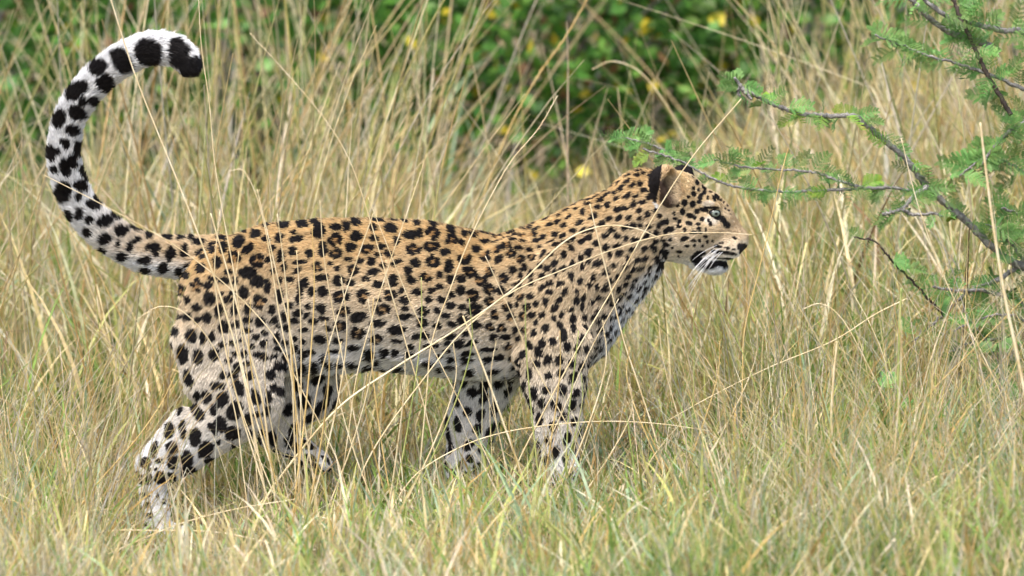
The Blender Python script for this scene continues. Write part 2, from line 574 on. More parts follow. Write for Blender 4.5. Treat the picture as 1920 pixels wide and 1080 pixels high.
def zoomed(lst, x0, y0, sc):
    o = []
    for s in lst:
        zx, zy, rx, ry = s[:4]
        a = s[4] if len(s) > 4 else 0
        o.append((x0 + zx / sc, y0 + zy / sc, rx / sc, ry / sc, math.radians(a)))
    return o


FACE = zoomed([
    (885, 293, 14, 16), (937, 323, 15, 18, -20), (860, 332, 11, 11), (860, 370, 17, 15), (895, 345, 8, 12), (908, 390, 15, 22, 25), (930, 362, 12, 16, 20),
    (978, 350, 11, 11), (955, 395, 8, 11), (998, 402, 9, 18, -20), (1018, 385, 13, 26, -20), (825, 388, 10, 11), (898, 424, 15, 13), (855, 440, 18, 21),
    (798, 430, 19, 21), (752, 438, 11, 19), (885, 488, 15, 15), (785, 490, 17, 22), (835, 515, 22, 16), (868, 530, 11, 15), (918, 540, 13, 15),
    (730, 498, 9, 13), (737, 535, 11, 11), (765, 556, 13, 13), (828, 570, 22, 13, 15), (893, 572, 15, 10), (760, 590, 16, 11), (898, 605, 15, 11),
    (943, 610, 9, 13), (800, 615, 11, 15), (700, 610, 30, 17), (645, 560, 11, 15), (684, 558, 11, 21), (962, 550, 9, 11), (975, 570, 11, 13),
    (1090, 445, 7, 9), (1065, 425, 6, 7), (1075, 470, 6, 7), (1100, 480, 6, 7), (1045, 410, 7, 9), (1050, 350, 8, 9), (1010, 330, 9, 10), (980, 310, 9, 9),
    (1060, 385, 7, 9), (950, 290, 10, 9), (910, 262, 10, 10), (862, 250, 10, 12), (1110, 510, 5, 6),
    (860, 632, 24, 10), (942, 660, 13, 10), (903, 685, 10, 10), (858, 687, 17, 9), (800, 675, 26, 13, -15), (955, 693, 9, 11), (990, 690, 9, 9),
    (675, 712, 24, 15), (705, 678, 15, 9), (670, 762, 28, 17), (665, 797, 22, 9), (580, 725, 16, 20), (768, 758, 17, 9), (760, 790, 9, 8),
    (625, 828, 22, 19), (640, 857, 26, 11), (605, 635, 15, 11), (815, 722, 14, 8), (865, 720, 10, 8), (720, 735, 9, 8), (920, 720, 9, 8), (905, 630, 12, 9),
    # lip rows
    (1050, 702, 16, 7), (1025, 726, 26, 9, 8), (1088, 736, 18, 8, 8), (1132, 746, 14, 6), (1140, 668, 15, 8, 20),
    (1075, 768, 66, 11, 5), (1010, 758, 26, 12, 5), (1130, 778, 22, 7, 8), (905, 772, 36, 17), (1060, 806, 90, 5, 3),
    # dark lower lip
    (885, 815, 40, 26, 28), (950, 842, 52, 22, 14), (1030, 842, 44, 16, -5), (1065, 846, 26, 18),
    # eye rims and tear line
    (930, 476, 28, 13, 12), (985, 461, 46, 8, 5), (1052, 538, 34, 18, 42), (1085, 578, 22, 20, 40), (960, 492, 14, 9, 50), (1008, 532, 34, 6, 25),
], 1060, 260, 3.6)
FACE_NOSE = zoomed([(1196, 733, 44, 33, 25), (1185, 765, 18, 22, 10)], 1060, 260, 3.6)

TAILS = zoomed([
    (652, 205, 50, 42, -25), (598, 145, 42, 56, -12), (478, 143, 56, 50), (370, 178, 42, 50, -20), (280, 208, 38, 30, -30), (300, 268, 38, 32, -40),
    (193, 300, 52, 30, -40), (252, 340, 24, 20, -40), (213, 343, 18, 17), (190, 388, 32, 34), (125, 415, 25, 40, 15), (168, 462, 27, 22),
    (140, 516, 17, 23, -15), (92, 552, 20, 36, -10), (116, 548, 12, 14), (182, 540, 13, 42), (106, 618, 15, 19), (145, 612, 20, 40, -15), (166, 590, 18, 30, -20),
    (208, 640, 14, 42, -20), (200, 690, 20, 32, -40), (138, 710, 32, 44), (192, 735, 12, 17), (160, 805, 17, 27, -20), (200, 800, 17, 25), (238, 826, 16, 20),
    (250, 768, 38, 18, 32), (272, 748, 38, 12, 45), (234, 873, 24, 13, 30), (298, 833, 34, 25), (345, 818, 34, 12, 25), (365, 873, 31, 20), (303, 900, 23, 23),
    (290, 940, 19, 12, 30), (354, 918, 13, 15), (374, 970, 26, 18, 15), (405, 935, 14, 25), (430, 910, 21, 12), (425, 865, 36, 14, 15), (495, 940, 34, 18),
    (508, 965, 13, 11), (463, 985, 31, 15), (465, 1025, 24, 15), (540, 1015, 23, 21), (480, 893, 23, 13), (552, 902, 23, 13), (565, 965, 22, 28, 10),
    (605, 903, 18, 11), (620, 955, 18, 28, 15), (600, 1030, 13, 25), (632, 1015, 17, 11), (650, 905, 17, 11)], 60, 30, 2.16)

LEG = zoomed([
    (437, 100, 28, 55, -15), (545, 205, 30, 40, -15), (490, 200, 20, 30), (485, 300, 36, 58, -25), (585, 285, 22, 28), (635, 225, 32, 48, 25), (605, 140, 42, 28),
    (735, 150, 30, 50, -20), (700, 75, 32, 25, -20), (705, 290, 40, 58, 20), (625, 370, 38, 50, -15), (575, 400, 18, 40, -30), (318, 410, 30, 52, 15), (398, 405, 22, 55),
    (472, 450, 36, 54, 15), (335, 515, 36, 38), (532, 518, 48, 38, -35), (690, 425, 46, 38, -40), (785, 340, 24, 38), (790, 425, 21, 23), (835, 315, 20, 20),
    (568, 597, 38, 23), (420, 575, 28, 44), (335, 597, 26, 36, 15), (228, 522, 22, 42, 15), (173, 605, 27, 26), (255, 593, 24, 13, -15), (188, 702, 20, 27),
    (258, 698, 24, 32), (322, 700, 24, 29), (430, 657, 38, 28), (500, 672, 22, 13), (358, 738, 28, 11), (318, 795, 18, 17), (173, 797, 21, 15), (192, 650, 15, 11),
    (145, 714, 13, 13), (142, 682, 11, 8), (126, 663, 9, 9), (128, 830, 13, 17), (180, 857, 19, 15), (140, 890, 10, 17), (202, 918, 15, 16), (163, 922, 9, 9),
    (168, 978, 8, 8), (196, 995, 9, 7), (213, 1057, 7, 9), (235, 645, 9, 7), (245, 800, 9, 15), (278, 835, 8, 17), (700, 510, 26, 18), (790, 490, 20, 20),
    (830, 210, 24, 52, -15), (900, 210, 22, 40), (930, 150, 20, 30), (640, 75, 20, 26), (380, 285, 16, 34, 25), (600, 480, 18, 14), (860, 420, 22, 20)], 220, 680, 3.177)
LEG += [(508, 702, 8, 10, 0.2), (530, 688, 7, 9, 0), (523, 735, 7, 10, -0.2), (500, 772, 8, 8, 0), (541, 716, 6, 9, 0), (470, 705, 8, 8, 0), (448, 690, 7, 9, 0.3), (552, 690, 6, 9, 0)]

BODY_MARKS = [
    (320, 215, 12, 20, 20), (365, 207, 18, 22, 20), (420, 187, 22, 27, 40), (482, 162, 25, 16, -20), (520, 122, 16, 12, -20), (585, 122, 24, 16, -10), (655, 120, 22, 16), (700, 108, 14, 12),
    (715, 147, 23, 34, -5), (780, 135, 22, 15, 10), (820, 132, 16, 18, -20), (855, 116, 23, 17, 20), (935, 106, 23, 10, 5), (985, 136, 25, 19, 20), (1000, 102, 18, 9, 10), (1040, 112, 14, 10),
    (1085, 118, 16, 10, 10), (1145, 122, 20, 11, 20), (1210, 140, 22, 14, 30), (1262, 157, 15, 10, 30), (455, 215, 25, 16, -40), (570, 172, 14, 21, 20), (635, 177, 28, 14, -20), (625, 150, 14, 8),
    (780, 181, 28, 24, 0, 1), (858, 167, 24, 18, 10), (920, 136, 16, 14), (1010, 185, 14, 18), (1062, 162, 27, 16, 15), (1097, 155, 15, 18), (1146, 157, 30, 20, 30, 1), (1216, 181, 24, 24, 0, 1),
    (1255, 190, 12, 16), (345, 264, 17, 23), (405, 247, 27, 26, 0, 1), (490, 257, 29, 26, 0, 1), (215, 215, 13, 20, 10), (250, 228, 12, 25, 15), (575, 240, 14, 23, 10), (620, 222, 16, 18, 20),
    (735, 216, 17, 29), (785, 230, 26, 21, 0, 1), (840, 207, 20, 18), (900, 216, 27, 21, 0, 1), (980, 236, 21, 14, 30), (1075, 216, 31, 20, -10, 1), (1140, 207, 31, 19, 0, 1), (1190, 227, 18, 20, 30),
    (650, 263, 27, 10, -15), (590, 282, 10, 21), (455, 302, 31, 22), (385, 300, 16, 12), (370, 330, 20, 15), (715, 281, 19, 22, 0, 1), (830, 253, 17, 10), (790, 286, 15, 10), (765, 268, 9, 10),
    (915, 263, 17, 17), (1010, 268, 27, 10, -15), (1080, 266, 21, 18), (1145, 262, 27, 25, 0, 1), (640, 296, 20, 9, -20), (850, 293, 23, 18, 0, 1), (925, 302, 23, 13), (1055, 300, 16, 20),
    (1000, 332, 18, 22), (1120, 320, 24, 18, 0, 1), (1205, 280, 18, 24, 20), (280, 286, 18, 22), (225, 312, 16, 16), (195, 290, 11, 18), (265, 352, 21, 32, 10, 1), (410, 332, 14, 17), (490, 335, 27, 22),
    (530, 352, 14, 27), (615, 330, 18, 14), (662, 345, 18, 28, 25), (648, 395, 14, 30, 15), (732, 322, 27, 15, -10), (795, 333, 23, 20, -20), (840, 342, 17, 17), (895, 326, 14, 10), (940, 346, 20, 16),
    (1065, 330, 18, 15), (1250, 325, 20, 15), (1212, 330, 16, 18), (1170, 352, 16, 12), (210, 370, 19, 27, 10, 1), (312, 396, 23, 27), (400, 376, 12, 12), (442, 374, 22, 22), (500, 412, 24, 30, 0, 1),
    (575, 388, 14, 30), (736, 373, 22, 18), (692, 372, 13, 20), (806, 392, 32, 22, 0, 1), (886, 391, 26, 28, 0, 1), (985, 386, 26, 22, 0, 1), (1040, 404, 18, 18), (1086, 372, 20, 15), (1140, 372, 18, 9, -20),
    (1128, 402, 16, 14), (1180, 405, 20, 12, 20), (1250, 370, 17, 21), (1215, 385, 12, 14), (232, 402, 13, 18, 10), (268, 431, 18, 16), (350, 442, 20, 27, 20), (305, 472, 18, 22), (408, 440, 16, 22),
    (455, 438, 16, 18), (455, 477, 16, 16), (502, 486, 23, 20, -30), (545, 440, 14, 20), (730, 436, 20, 18), (815, 446, 29, 19, 0, 1), (870, 467, 31, 19, -10), (960, 442, 30, 22, 0, 1), (1040, 467, 30, 12),
    (1042, 436, 18, 10), (1110, 445, 22, 17, 0, 1), (1165, 442, 16, 13), (1192, 462, 22, 11), (1255, 430, 18, 15), (230, 470, 20, 18), (270, 478, 13, 13), (370, 505, 27, 26), (448, 522, 20, 12),
    (590, 470, 14, 20), (735, 471, 20, 11), (700, 487, 18, 12), (665, 516, 18, 13, -20), (800, 502, 30, 19, 0, 1), (866, 526, 30, 23, 0, 1), (940, 492, 29, 16), (1012, 516, 31, 17), (1105, 490, 24, 18, 0, 1),
    (1080, 542, 18, 12), (1158, 500, 18, 12), (182, 522, 16, 25, -15), (245, 540, 23, 28), (291, 546, 14, 26), (323, 545, 13, 24), (512, 568, 15, 15), (360, 573, 12, 16), (560, 545, 14, 22),
    (725, 550, 25, 17), (793, 556, 23, 13), (935, 552, 27, 20, 0, 1), (1010, 560, 20, 10), (1060, 578, 20, 11), (1140, 575, 29, 11, -10), (1205, 542, 25, 13, -15), (1205, 568, 18, 8), (1290, 566, 27, 11, -15),
    (1265, 530, 18, 12), (210, 610, 18, 39, -10), (268, 616, 22, 28), (330, 610, 20, 27), (440, 606, 14, 14), (505, 613, 29, 18, 20), (480, 666, 20, 15), (655, 607, 16, 20), (625, 586, 14, 17), (690, 597, 15, 11),
    (590, 620, 13, 22), (845, 583, 23, 15, -10), (905, 607, 25, 20), (965, 601, 18, 18), (1060, 608, 24, 12), (1130, 637, 25, 14), (1200, 595, 20, 8, 10), (1270, 606, 28, 12, -10), (1275, 629, 26, 8),
    (1350, 590, 31, 10, -5), (1350, 628, 21, 11), (1212, 622, 18, 8), (1210, 653, 22, 11), (230, 702, 18, 31, -15), (265, 690, 13, 20), (295, 660, 10, 12), (395, 681, 25, 17, -15), (520, 710, 14, 14),
    (560, 655, 15, 22), (650, 667, 20, 31, 20), (640, 722, 20, 18), (700, 652, 18, 26), (740, 692, 31, 19), (785, 690, 19, 24), (765, 722, 18, 11), (720, 752, 14, 9), (1020, 656, 29, 13, 5), (1070, 683, 21, 11),
    (1280, 669, 25, 16), (1370, 666, 25, 13, -10), (1330, 710, 28, 9, 10), (1200, 690, 18, 8), (990, 690, 22, 9), (900, 655, 22, 10), (840, 640, 20, 14), (1130, 700, 24, 9), (170, 580, 9, 20)]
BODY, BODY_FILL = [], []
_r = random.Random(5)
for m in BODY_MARKS:
    if m[1] > 655 and m[0] < 620: continue              # the lower thigh has its own list
    cx, cy, rx, ry = 240 + m[0] / 2, 360 + m[1] / 2, m[2] / 2, m[3] / 2
    an = math.radians(m[4]) if len(m) > 4 else 0.0
    if len(m) > 5:                                     # open rosette: a broken ring round a tan centre
        a0, nb, gap = _r.uniform(0, 6.28), _r.choice((4, 5)), _r.uniform(0.0, 1.3)
        for q in range(nb):
            a = a0 + (6.28 - gap) * (q + _r.uniform(-0.15, 0.15)) / nb
            ux, uy = math.cos(a) * rx * 0.66, math.sin(a) * ry * 0.66
            BODY.append((cx + ux * math.cos(an) - uy * math.sin(an), cy + ux * math.sin(an) + uy * math.cos(an), 0.5 * rx, 0.34 * (rx + ry) / 2 + 0.5, an + a + math.pi / 2))
        BODY_FILL.append((cx, cy, rx * 0.8, ry * 0.8, an))
    else:
        BODY.append((cx, cy, rx, ry, an))
        if _r.random() < 0.35:
            BODY_FILL.append((cx + _r.uniform(-2, 2), cy + _r.uniform(-2, 2), rx * 0.5, ry * 0.5, an))
            k_ = _r.uniform(-0.4, 0.4)
            BODY.append((cx + rx * 0.7 * math.cos(an) - ry * k_ * math.sin(an), cy + rx * 0.7 * math.sin(an), rx * 0.5, ry * 0.6, an))

# small spots in the gaps between them
_c = np.array([b[:2] for b in BODY]); _rad = np.array([max(b[2], b[3]) for b in BODY])
for _ in range(6000):
    q = np.array((_r.uniform(330, 850), _r.uniform(425, 745)))
    dd = np.hypot(*(q - _c).T) - _rad
    if dd.min() < 8.5 or (q[1] > 680 and q[0] < 560): continue
    r_ = _r.uniform(4.5, 7.5)
    BODY.append((q[0], q[1], r_ * _r.uniform(1.0, 1.5), r_, _r.uniform(-0.6, 0.6)))
    _c = np.vstack([_c, q]); _rad = np.append(_rad, r_)

# scattered rosettes and spots over the rest of the body
cand_i = rng.permutation(len(LV))[:60000]
CP_ = LV[cand_i]; CN_ = LN[cand_i]
cg, cflow, cgd = region(CP_)


def tor_t(P):
    top = np.interp(P[:, 0], TOR[:, 0], TOR[:, 1]); bot = np.maximum(np.interp(P[:, 0], TOR[:, 0], TOR[:, 2]), 695)
    return np.clip((P[:, 1] - top) / (bot - top), 0, 1.4)


def spacing(P, g):
    t = tor_t(P)
    x, y = P[:, 0], P[:, 1]
    s = np.full(len(P), 28.0)
    fr = np.clip((x - 860) / 110, 0, 1)
    s = s * (1 - fr) + 15.6 * fr
    hd = np.clip((x - 1130) / 60, 0, 1)
    s = s * (1 - hd) + 14.0 * hd
    fore = (g == 5) | (g == 6)
    s = np.where(fore, np.interp(y, [620, 720, 800, 870, 930], [19, 22, 24, 21, 15]), s)
    hind = (g == 7) | (g == 8)
    s = np.where(hind, np.interp(y, [560, 680, 800, 850, 900], [28, 29, 28, 24, 18]), s)
    s = np.where((g == 10) | (g == 11), 15, s)
    return s


SPC = spacing(CP_, cg)
near_leg = (cg == 7) & (CP_[:, 1] > 690) & (CP_[:, 2] < 0)
skip = (cg == 9) & (CP_[:, 0] < 372)
skip |= ((cg == 10) | (cg == 11)) & (CP_[:, 0] > 1228)
skip |= near_leg
skip |= (CP_[:, 0] < 852) & ~np.isin(cg, (6, 8, 9))
skip |= (cg == 8) & (CP_[:, 1] < 640)
_m = (CP_[:, 0] >= 840) & (CP_[:, 0] < 960) & np.isin(cg, (0, 1, 3, 4))
_i = np.nonzero(_m)[0]
_q = np.stack([CP_[_i, 0], CP_[_i, 1] - CP_[_i, 2] * SP], 1)
for (cx, cy, rx, ry, an) in BODY:
    if cx > 800:
        _h = np.hypot(_q[:, 0] - cx, _q[:, 1] - cy) < max(rx, ry) + 9
        skip[_i[_h]] = True
acc = np.zeros((4000, 3)); accs = np.zeros(4000); na = 0
acc_id = []
order = np.argsort(rng.uniform(size=len(CP_)))
for i in order:
    if skip[i]: continue
    if na:
        dd = np.sum((acc[:na] - CP_[i]) ** 2, axis=1)
        if np.any(dd < ((accs[:na] + SPC[i]) * 0.5) ** 2): continue
    acc[na] = CP_[i]; accs[na] = SPC[i]; na += 1
    acc_id.append(i)
    if na >= 3990: break

B_c, B_u, B_v, B_ru, B_rv = [], [], [], [], []       # black blobs
K_c, K_r = [], []                                     # tan rosette centres


def add_blob(c, u, v, ru, rv):
    B_c.append(c); B_u.append(u); B_v.append(v); B_ru.append(ru); B_rv.append(rv)


for i in acc_id:
    c, n, sp_, g = CP_[i], CN_[i], SPC[i], cg[i]
    fl = cflow[i] - n * cflow[i].dot(n)
    fl /= np.linalg.norm(fl) + 1e-9
    vv = np.cross(n, fl)
    t = tor_t(c[None])[0]
    x = c[0]
    bodyish = g in (0, 4, 3, 7) or (g == 1 and x < 1000)
    rosette_p = 0.0
    if bodyish and 380 < x < 930:
        rosette_p = 0.80 if t < 0.62 else 0.45
        if t > 0.85: rosette_p = 0.0
        if g == 7: rosette_p = 0.25
    elif bodyish and x < 1000:
        rosette_p = 0.3
    R = sp_ * 0.5
    if random.random() < rosette_p:
        nb = random.choice([3, 3, 4, 4, 5])
        a0 = random.uniform(0, 6.28)
        span = random.uniform(4.0, 6.0)
        rr = R * random.uniform(0.56, 0.70)
        for q in range(nb):
            a = a0 + span * (q + random.uniform(-0.2, 0.2)) / nb
            p = c + fl * math.cos(a) * rr * 1.12 + vv * math.sin(a) * rr * 0.95
            tu = -fl * math.sin(a) + vv * math.cos(a); tv = fl * math.cos(a) + vv * math.sin(a)
            add_blob(p, tu, tv, R * random.uniform(0.50, 0.72), R * random.uniform(0.40, 0.54))
        K_c.append(c); K_r.append(R * 0.80)
    else:
        el = random.uniform(1.0, 1.35)
        rb = R * random.uniform(0.68, 0.88)
        if t > 0.85 and g in (0, 4) and x < 960:
            el = random.uniform(1.5, 2.2); rb = R * random.uniform(0.6, 0.75)
        if g in (5, 6, 7, 8) and c[1] > 650: rb = R * random.uniform(0.76, 1.0); el = random.uniform(1.1, 1.6)
        if g in (1, 2, 3) or x > 930: rb = R * random.uniform(0.74, 0.95); el = random.uniform(1.0, 1.4)
        a = random.gauss(0, 0.35)
        u = fl * math.cos(a) + vv * math.sin(a); v = -fl * math.sin(a) + vv * math.cos(a)
        add_blob(c, u, v, rb * el, rb / math.sqrt(el))
        if random.random() < 0.14:
            add_blob(c + u * rb * el * 0.9 + v * rb * random.uniform(-0.6, 0.6), u, v, rb * 0.6, rb * 0.5)
B_c, B_u, B_v = map(np.array, (B_c, B_u, B_v)); B_ru, B_rv = np.array(B_ru), np.array(B_rv)
K_c, K_r = np.array(K_c), np.array(K_r)


def blob_sum(P, c, u, v, ru, rv):
    """metaball sum of elongated blobs at points P"""
    o = np.argsort(P[:, 0]); Q = P[o]
    s = np.zeros(len(P))
    for i in range(len(c)):
        R = 2.0 * max(ru[i], rv[i])
        a, b = np.searchsorted(Q[:, 0], (c[i, 0] - R, c[i, 0] + R))
        dlt = Q[a:b] - c[i]
        e = (dlt @ u[i] / ru[i]) ** 2 + (dlt @ v[i] / rv[i]) ** 2 + (np.sum(dlt * dlt, 1) - (dlt @ u[i]) ** 2 - (dlt @ v[i]) ** 2) / max(ru[i], rv[i]) ** 2
        s[a:b] = np.maximum(s[a:b], np.exp(-1.1 * e))
    out = np.empty(len(P)); out[o] = s
    return out


def flat_sum(P2, spots, mask, grow=1.0):
    if np.ndim(grow):                                  # small spots low on the leg spread more
        return np.maximum(flat_sum(P2, spots, mask & (grow < 1.2), float(grow.min())), flat_sum(P2, spots, mask & (grow >= 1.2), float(grow.max())))
    s = np.zeros(len(P2))
    idx = np.nonzero(mask)[0]
    idx = idx[np.argsort(P2[idx, 0])]
    Q = P2[idx]; t = np.zeros(len(idx))
    for (cx, cy, rx, ry, a) in spots:
        R = 2.0 * grow * max(rx, ry)
        i0, i1 = np.searchsorted(Q[:, 0], (cx - R, cx + R))
        dx, dy = Q[i0:i1, 0] - cx, Q[i0:i1, 1] - cy
        u = (dx * math.cos(a) + dy * math.sin(a)) / (rx * grow); v = (-dx * math.sin(a) + dy * math.cos(a)) / (ry * grow)
        t[i0:i1] = np.maximum(t[i0:i1], np.exp(-1.1 * (u * u + v * v)))
    s[idx] = t
    return s


TH = math.exp(-1.1)
C_ORANGE = np.array((0.560, 0.380, 0.175)); C_TAN = np.array((0.63, 0.490, 0.308)); C_CREAM = np.array((0.69, 0.605, 0.485)); C_WHITE = np.array((0.77, 0.765, 0.755))
C_FILL = np.array((0.40, 0.225, 0.09)); C_BLACK = np.array((0.010, 0.008, 0.008))


def mixc(a, b, t):
    t = np.clip(t, 0, 1)[:, None]
    return a * (1 - t) + b * t


def coat(P, N_, fine):
    """coat colour at skin points: ground colour by region, then rosettes, spots and face marks"""
    g, _, gd = region(P)
    x_ = P[:, 0]
    w = warp_noise(P, 26, 3) * 1.3 + warp_noise(P, 9, 4) * 0.9
    w = w * np.where(x_ > 900, 0.6, 1.0)[:, None]
    if fine: w = w + rng.normal(scale=0.7, size=P.shape)
    Q = P + w
    x, y, d = P[:, 0], P[:, 1], P[:, 2]
    y2 = y - d * SP                                   # height as seen from the side
    t = tor_t(P) + warp_noise(P, 120, 5)[:, 0] * 0.05
    base = mixc(C_ORANGE, C_TAN, (t - 0.10) / 0.30)
    base = mixc(base, C_CREAM, (t - 0.38) / 0.36)
    base = mixc(base, C_WHITE, np.where(np.isin(g, (7, 8)), 0.0, (t - 0.78) / 0.22))
    # fore quarters stay tan further down
    fq = np.clip((x - 900) / 80, 0, 1)
    tl_ = np.interp(x, [900, 1000, 1100, 1200, 1260], [440, 430, 375, 325, 315])
    tanf = mixc(C_ORANGE, C_TAN, (y2 - tl_ - 5) / 95)
    tanf = mixc(tanf, C_CREAM, (y2 - tl_ - 165) / 190)
    base = base * (1 - fq)[:, None] + tanf * fq[:, None]
    # throat and chest front white
    front = (x - np.interp(y2, [380, 480, 520, 600, 700, 760], [1290, 1228, 1182, 1126, 1095, 1080])) / 26
    base = mixc(base, C_WHITE, np.where((x > 1060) & (y2 > 440) & (x < 1290), front, 0))
    # underside and insides are white
    base = mixc(base, C_WHITE, np.where(np.isin(g, (0, 2, 4)), (N_[:, 1] - 0.45) / 0.4, 0))
    leg_in = np.where(np.isin(g, (5, 7)), (N_[:, 2] - 0.1) / 0.5, np.where(np.isin(g, (6, 8)), (-N_[:, 2] + 0.1) / 0.5, 0))
    base = mixc(base, C_WHITE, leg_in * 0.9)
    legc = np.isin(g, (5, 6, 7, 8))
    base = np.where((legc & (y2 > 600))[:, None], mixc(base, mixc(C_CREAM, C_WHITE, np.full(len(P), 0.3)), np.where(np.isin(g, (5, 6)), (y2 - 690) / 150, (y2 - 640) / 150)), base)
    base = np.where((legc & (y2 > 780))[:, None], mixc(base, C_WHITE * 0.95, (y2 - 780) / 110), base)
    hindb = (g == 7) | (g == 4)
    base = mixc(base, C_WHITE, np.where(hindb, (345 - x) / 60 * np.clip((y2 - 540) / 160, 0, 1) + (y2 - 740) / 150, 0) * 0.45)
    # tail
    tl = g == 9
    tb = mixc(C_TAN, C_WHITE, (345 - x) / 130 + np.clip((y2 - 480) / 30, -0.45, 1))
    tb = mixc(tb, C_WHITE, (425 - y2) / 70)
    base = np.where(tl[:, None], mixc(base, tb, np.where(y2 < 420, 1.0, (420 - x) / 60)), base)
    # head
    hd = (g == 10) | (g == 11)
    hb = mixc(C_ORANGE * np.array((0.98, 1.05, 1.15)), C_TAN, (y2 - 340) / 70)
    hb = mixc(hb, C_CREAM, (y2 - 435) / 50)
    hb = mixc(hb, C_CREAM, (1275 - x) / 60 * (y2 - 370) / 60)
    hb = mixc(hb, C_WHITE, (y2 - 470 - (1400 - x) * 0.06) / 20)
    hb = mixc(hb, C_TAN * np.array((0.74, 0.70, 0.68)), np.clip((x - 1335) / 40, 0, 1) * np.clip((455 - y2) / 20, 0, 1) * 0.85)
    ez = np.hypot((x - 1332) / 1.6, y2 - 412); hb = mixc(hb, C_CREAM * 1.05, (11 - ez) / 5)
    ez = np.hypot((x - 1326) / 1.8, y2 - 381); hb = mixc(hb, C_CREAM * 1.05, (8 - ez) / 4)
    hw = np.clip((x - 1185) / 45, 0, 1) * hd
    base = base * (1 - hw)[:, None] + hb * hw[:, None]
    base = mixc(base, C_WHITE, np.where((x > 1195) & (x < 1250) & hd, (18 - np.hypot(x - 1222, y2 - 382)) / 9, 0))
    # rosette centres
    if len(K_c):
        uu = np.tile((1., 0, 0), (len(K_c), 1)); vv_ = np.tile((0, 1., 0), (len(K_c), 1))
        ks = blob_sum(Q, K_c, uu, vv_, K_r, K_r)
        base = mixc(base, 0.5 * C_FILL + 0.5 * base * np.array((0.78, 0.66, 0.5)), np.where(t < 0.9, (ks - 0.25) / 0.25, 0) * 0.85)
    Qf = np.stack([x, y2], 1)
    fs = flat_sum(Qf, BODY_FILL, (x < 960) & np.isin(g, (0, 1, 3, 4, 7)))
    base = mixc(base, 0.5 * C_FILL + 0.5 * base * np.array((0.78, 0.66, 0.5)), (fs - 0.3) / 0.2 * 0.85)
    s = blob_sum(Q, B_c, B_u, B_v, B_ru, B_rv)
    Q2 = np.stack([x + w[:, 0] * 0.8, y2 + w[:, 1] * 0.8], 1)
    s = np.maximum(s, flat_sum(Q2, TAILS, (tl & (x < 400)) | ((x < 380) & (y2 < 530)), 0.98))
    s = np.maximum(s, flat_sum(Q2, LEG, (g == 7) & (d < 20), np.where(Q2[:, 1] > 855, 1.35, 1.08)))
    bm = (x < 960) & (np.isin(g, (0, 1, 3, 4)) | ((g == 7) & (y2 < 740)) | ((g == 8) & (y2 < 650)))
    s = np.maximum(s, flat_sum(Q2, BODY, bm, 1.02))
    Q3 = np.stack([x + w[:, 0] * 0.35, y2 + w[:, 1] * 0.35], 1)
    s = np.maximum(s, flat_sum(Q3, FACE, hd & (np.abs(d) > 6) | ((x > 1215) & (y2 > 395)), 1.22))
    k = (s - TH * 0.82) / (TH * 0.28)
    # ridge line along the spine
    ridge = (np.abs(d) < 10) & (N_[:, 1] < -0.8) & (x > 420) & (x < 1000)
    k = np.where(ridge, np.maximum(k, 0.6 * (np.sin(x / 13 + w[:, 0]) > -0.1)), k)
    base = mixc(base, C_BLACK, k)
    nz = flat_sum(np.stack([x, y2], 1), FACE_NOSE, hd & (x > 1370))
    base = mixc(base, np.array((0.016, 0.012, 0.012)), (nz - TH * 0.9) / (TH * 0.2))
    # ears: black backs with a pale bar, buff insides
    for sd, ex, ey in ((-1, 1248, 348), (1, 1282, 346)):
        em = (g == 11) & (np.sign(d) == sd)
        back = em & ((x - ex) * 0.9 - sd * (np.abs(d) - 46) * -0.0 < -13 - 0.15 * (y - ey)) & (N_[:, 0] < 0.35)
        base = np.where(em[:, None], C_TAN * np.array((0.95, 0.88, 0.8)), base)
        inner = hd & (np.sign(d) == sd) & (np.abs(d) > 26) & (((x - ex - 6) / 22) ** 2 + ((y - ey - 2) / 31) ** 2 < 1) & (x > ex - 12)
        base = np.where(inner[:, None], mixc(np.array((0.085, 0.055, 0.04)), C_TAN * 0.85, (ey - y) / 45 + (x - ex + 2) / 20 + 0.1), base)
        if sd > 0: back = em
        base = np.where(back[:, None], C_BLACK * 1.3, base)
    return base * (1 + 0.06 * warp_noise(P, 18, 9)[:, :1])


def to_world(P):
    return np.stack([(P[:, 0] - 960) * PX, P[:, 2] * PX, ZC + (540 - P[:, 1]) * PX], 1)


leopard = empty('leopard', to_world(np.array([[700., 960., 0.]]))[0])
tag(leopard, 'spotted leopard walking right through the grass with its tail raised in a hook', 'leopard')
LORG = np.array(leopard.location)

M_skin = tint_mat('leopard_skin', 0, 0.7, 0.2, 300, 0.1)
body = mesh_obj('body', to_world(LV) - LORG, LF, M_skin, leopard, coat(LV, LN, False))

# fur: short hairs lying along the body
NH = 460000
tri = np.vstack([LF[:, [0, 1, 2]], LF[:, [0, 2, 3]]])
pa, pb, pc = LV[tri[:, 0]], LV[tri[:, 1]], LV[tri[:, 2]]
area = np.linalg.norm(np.cross(pb - pa, pc - pa), axis=1)
tn = LN[tri[:, 0]]
area = area * np.where(tn[:, 2] > 0.35, 0.45, 1.0)
ti = rng.choice(len(tri), NH, p=area / area.sum())
r1, r2 = np.sqrt(rng.uniform(size=NH)), rng.uniform(size=NH)
wa, wb, wc = (1 - r1)[:, None], (r1 * (1 - r2))[:, None], (r1 * r2)[:, None]
HP = pa[ti] * wa + pb[ti] * wb + pc[ti] * wc
HN = LN[tri[ti, 0]] * wa + LN[tri[ti, 1]] * wb + LN[tri[ti, 2]] * wc
HN /= np.linalg.norm(HN, axis=1)[:, None] + 1e-9
hg, hflow, _ = region(HP)
hy2 = HP[:, 1] - HP[:, 2] * SP
HL = np.full(NH, 8.5)
HL = np.where(hg == 9, 10.0, HL)
ht = tor_t(HP)
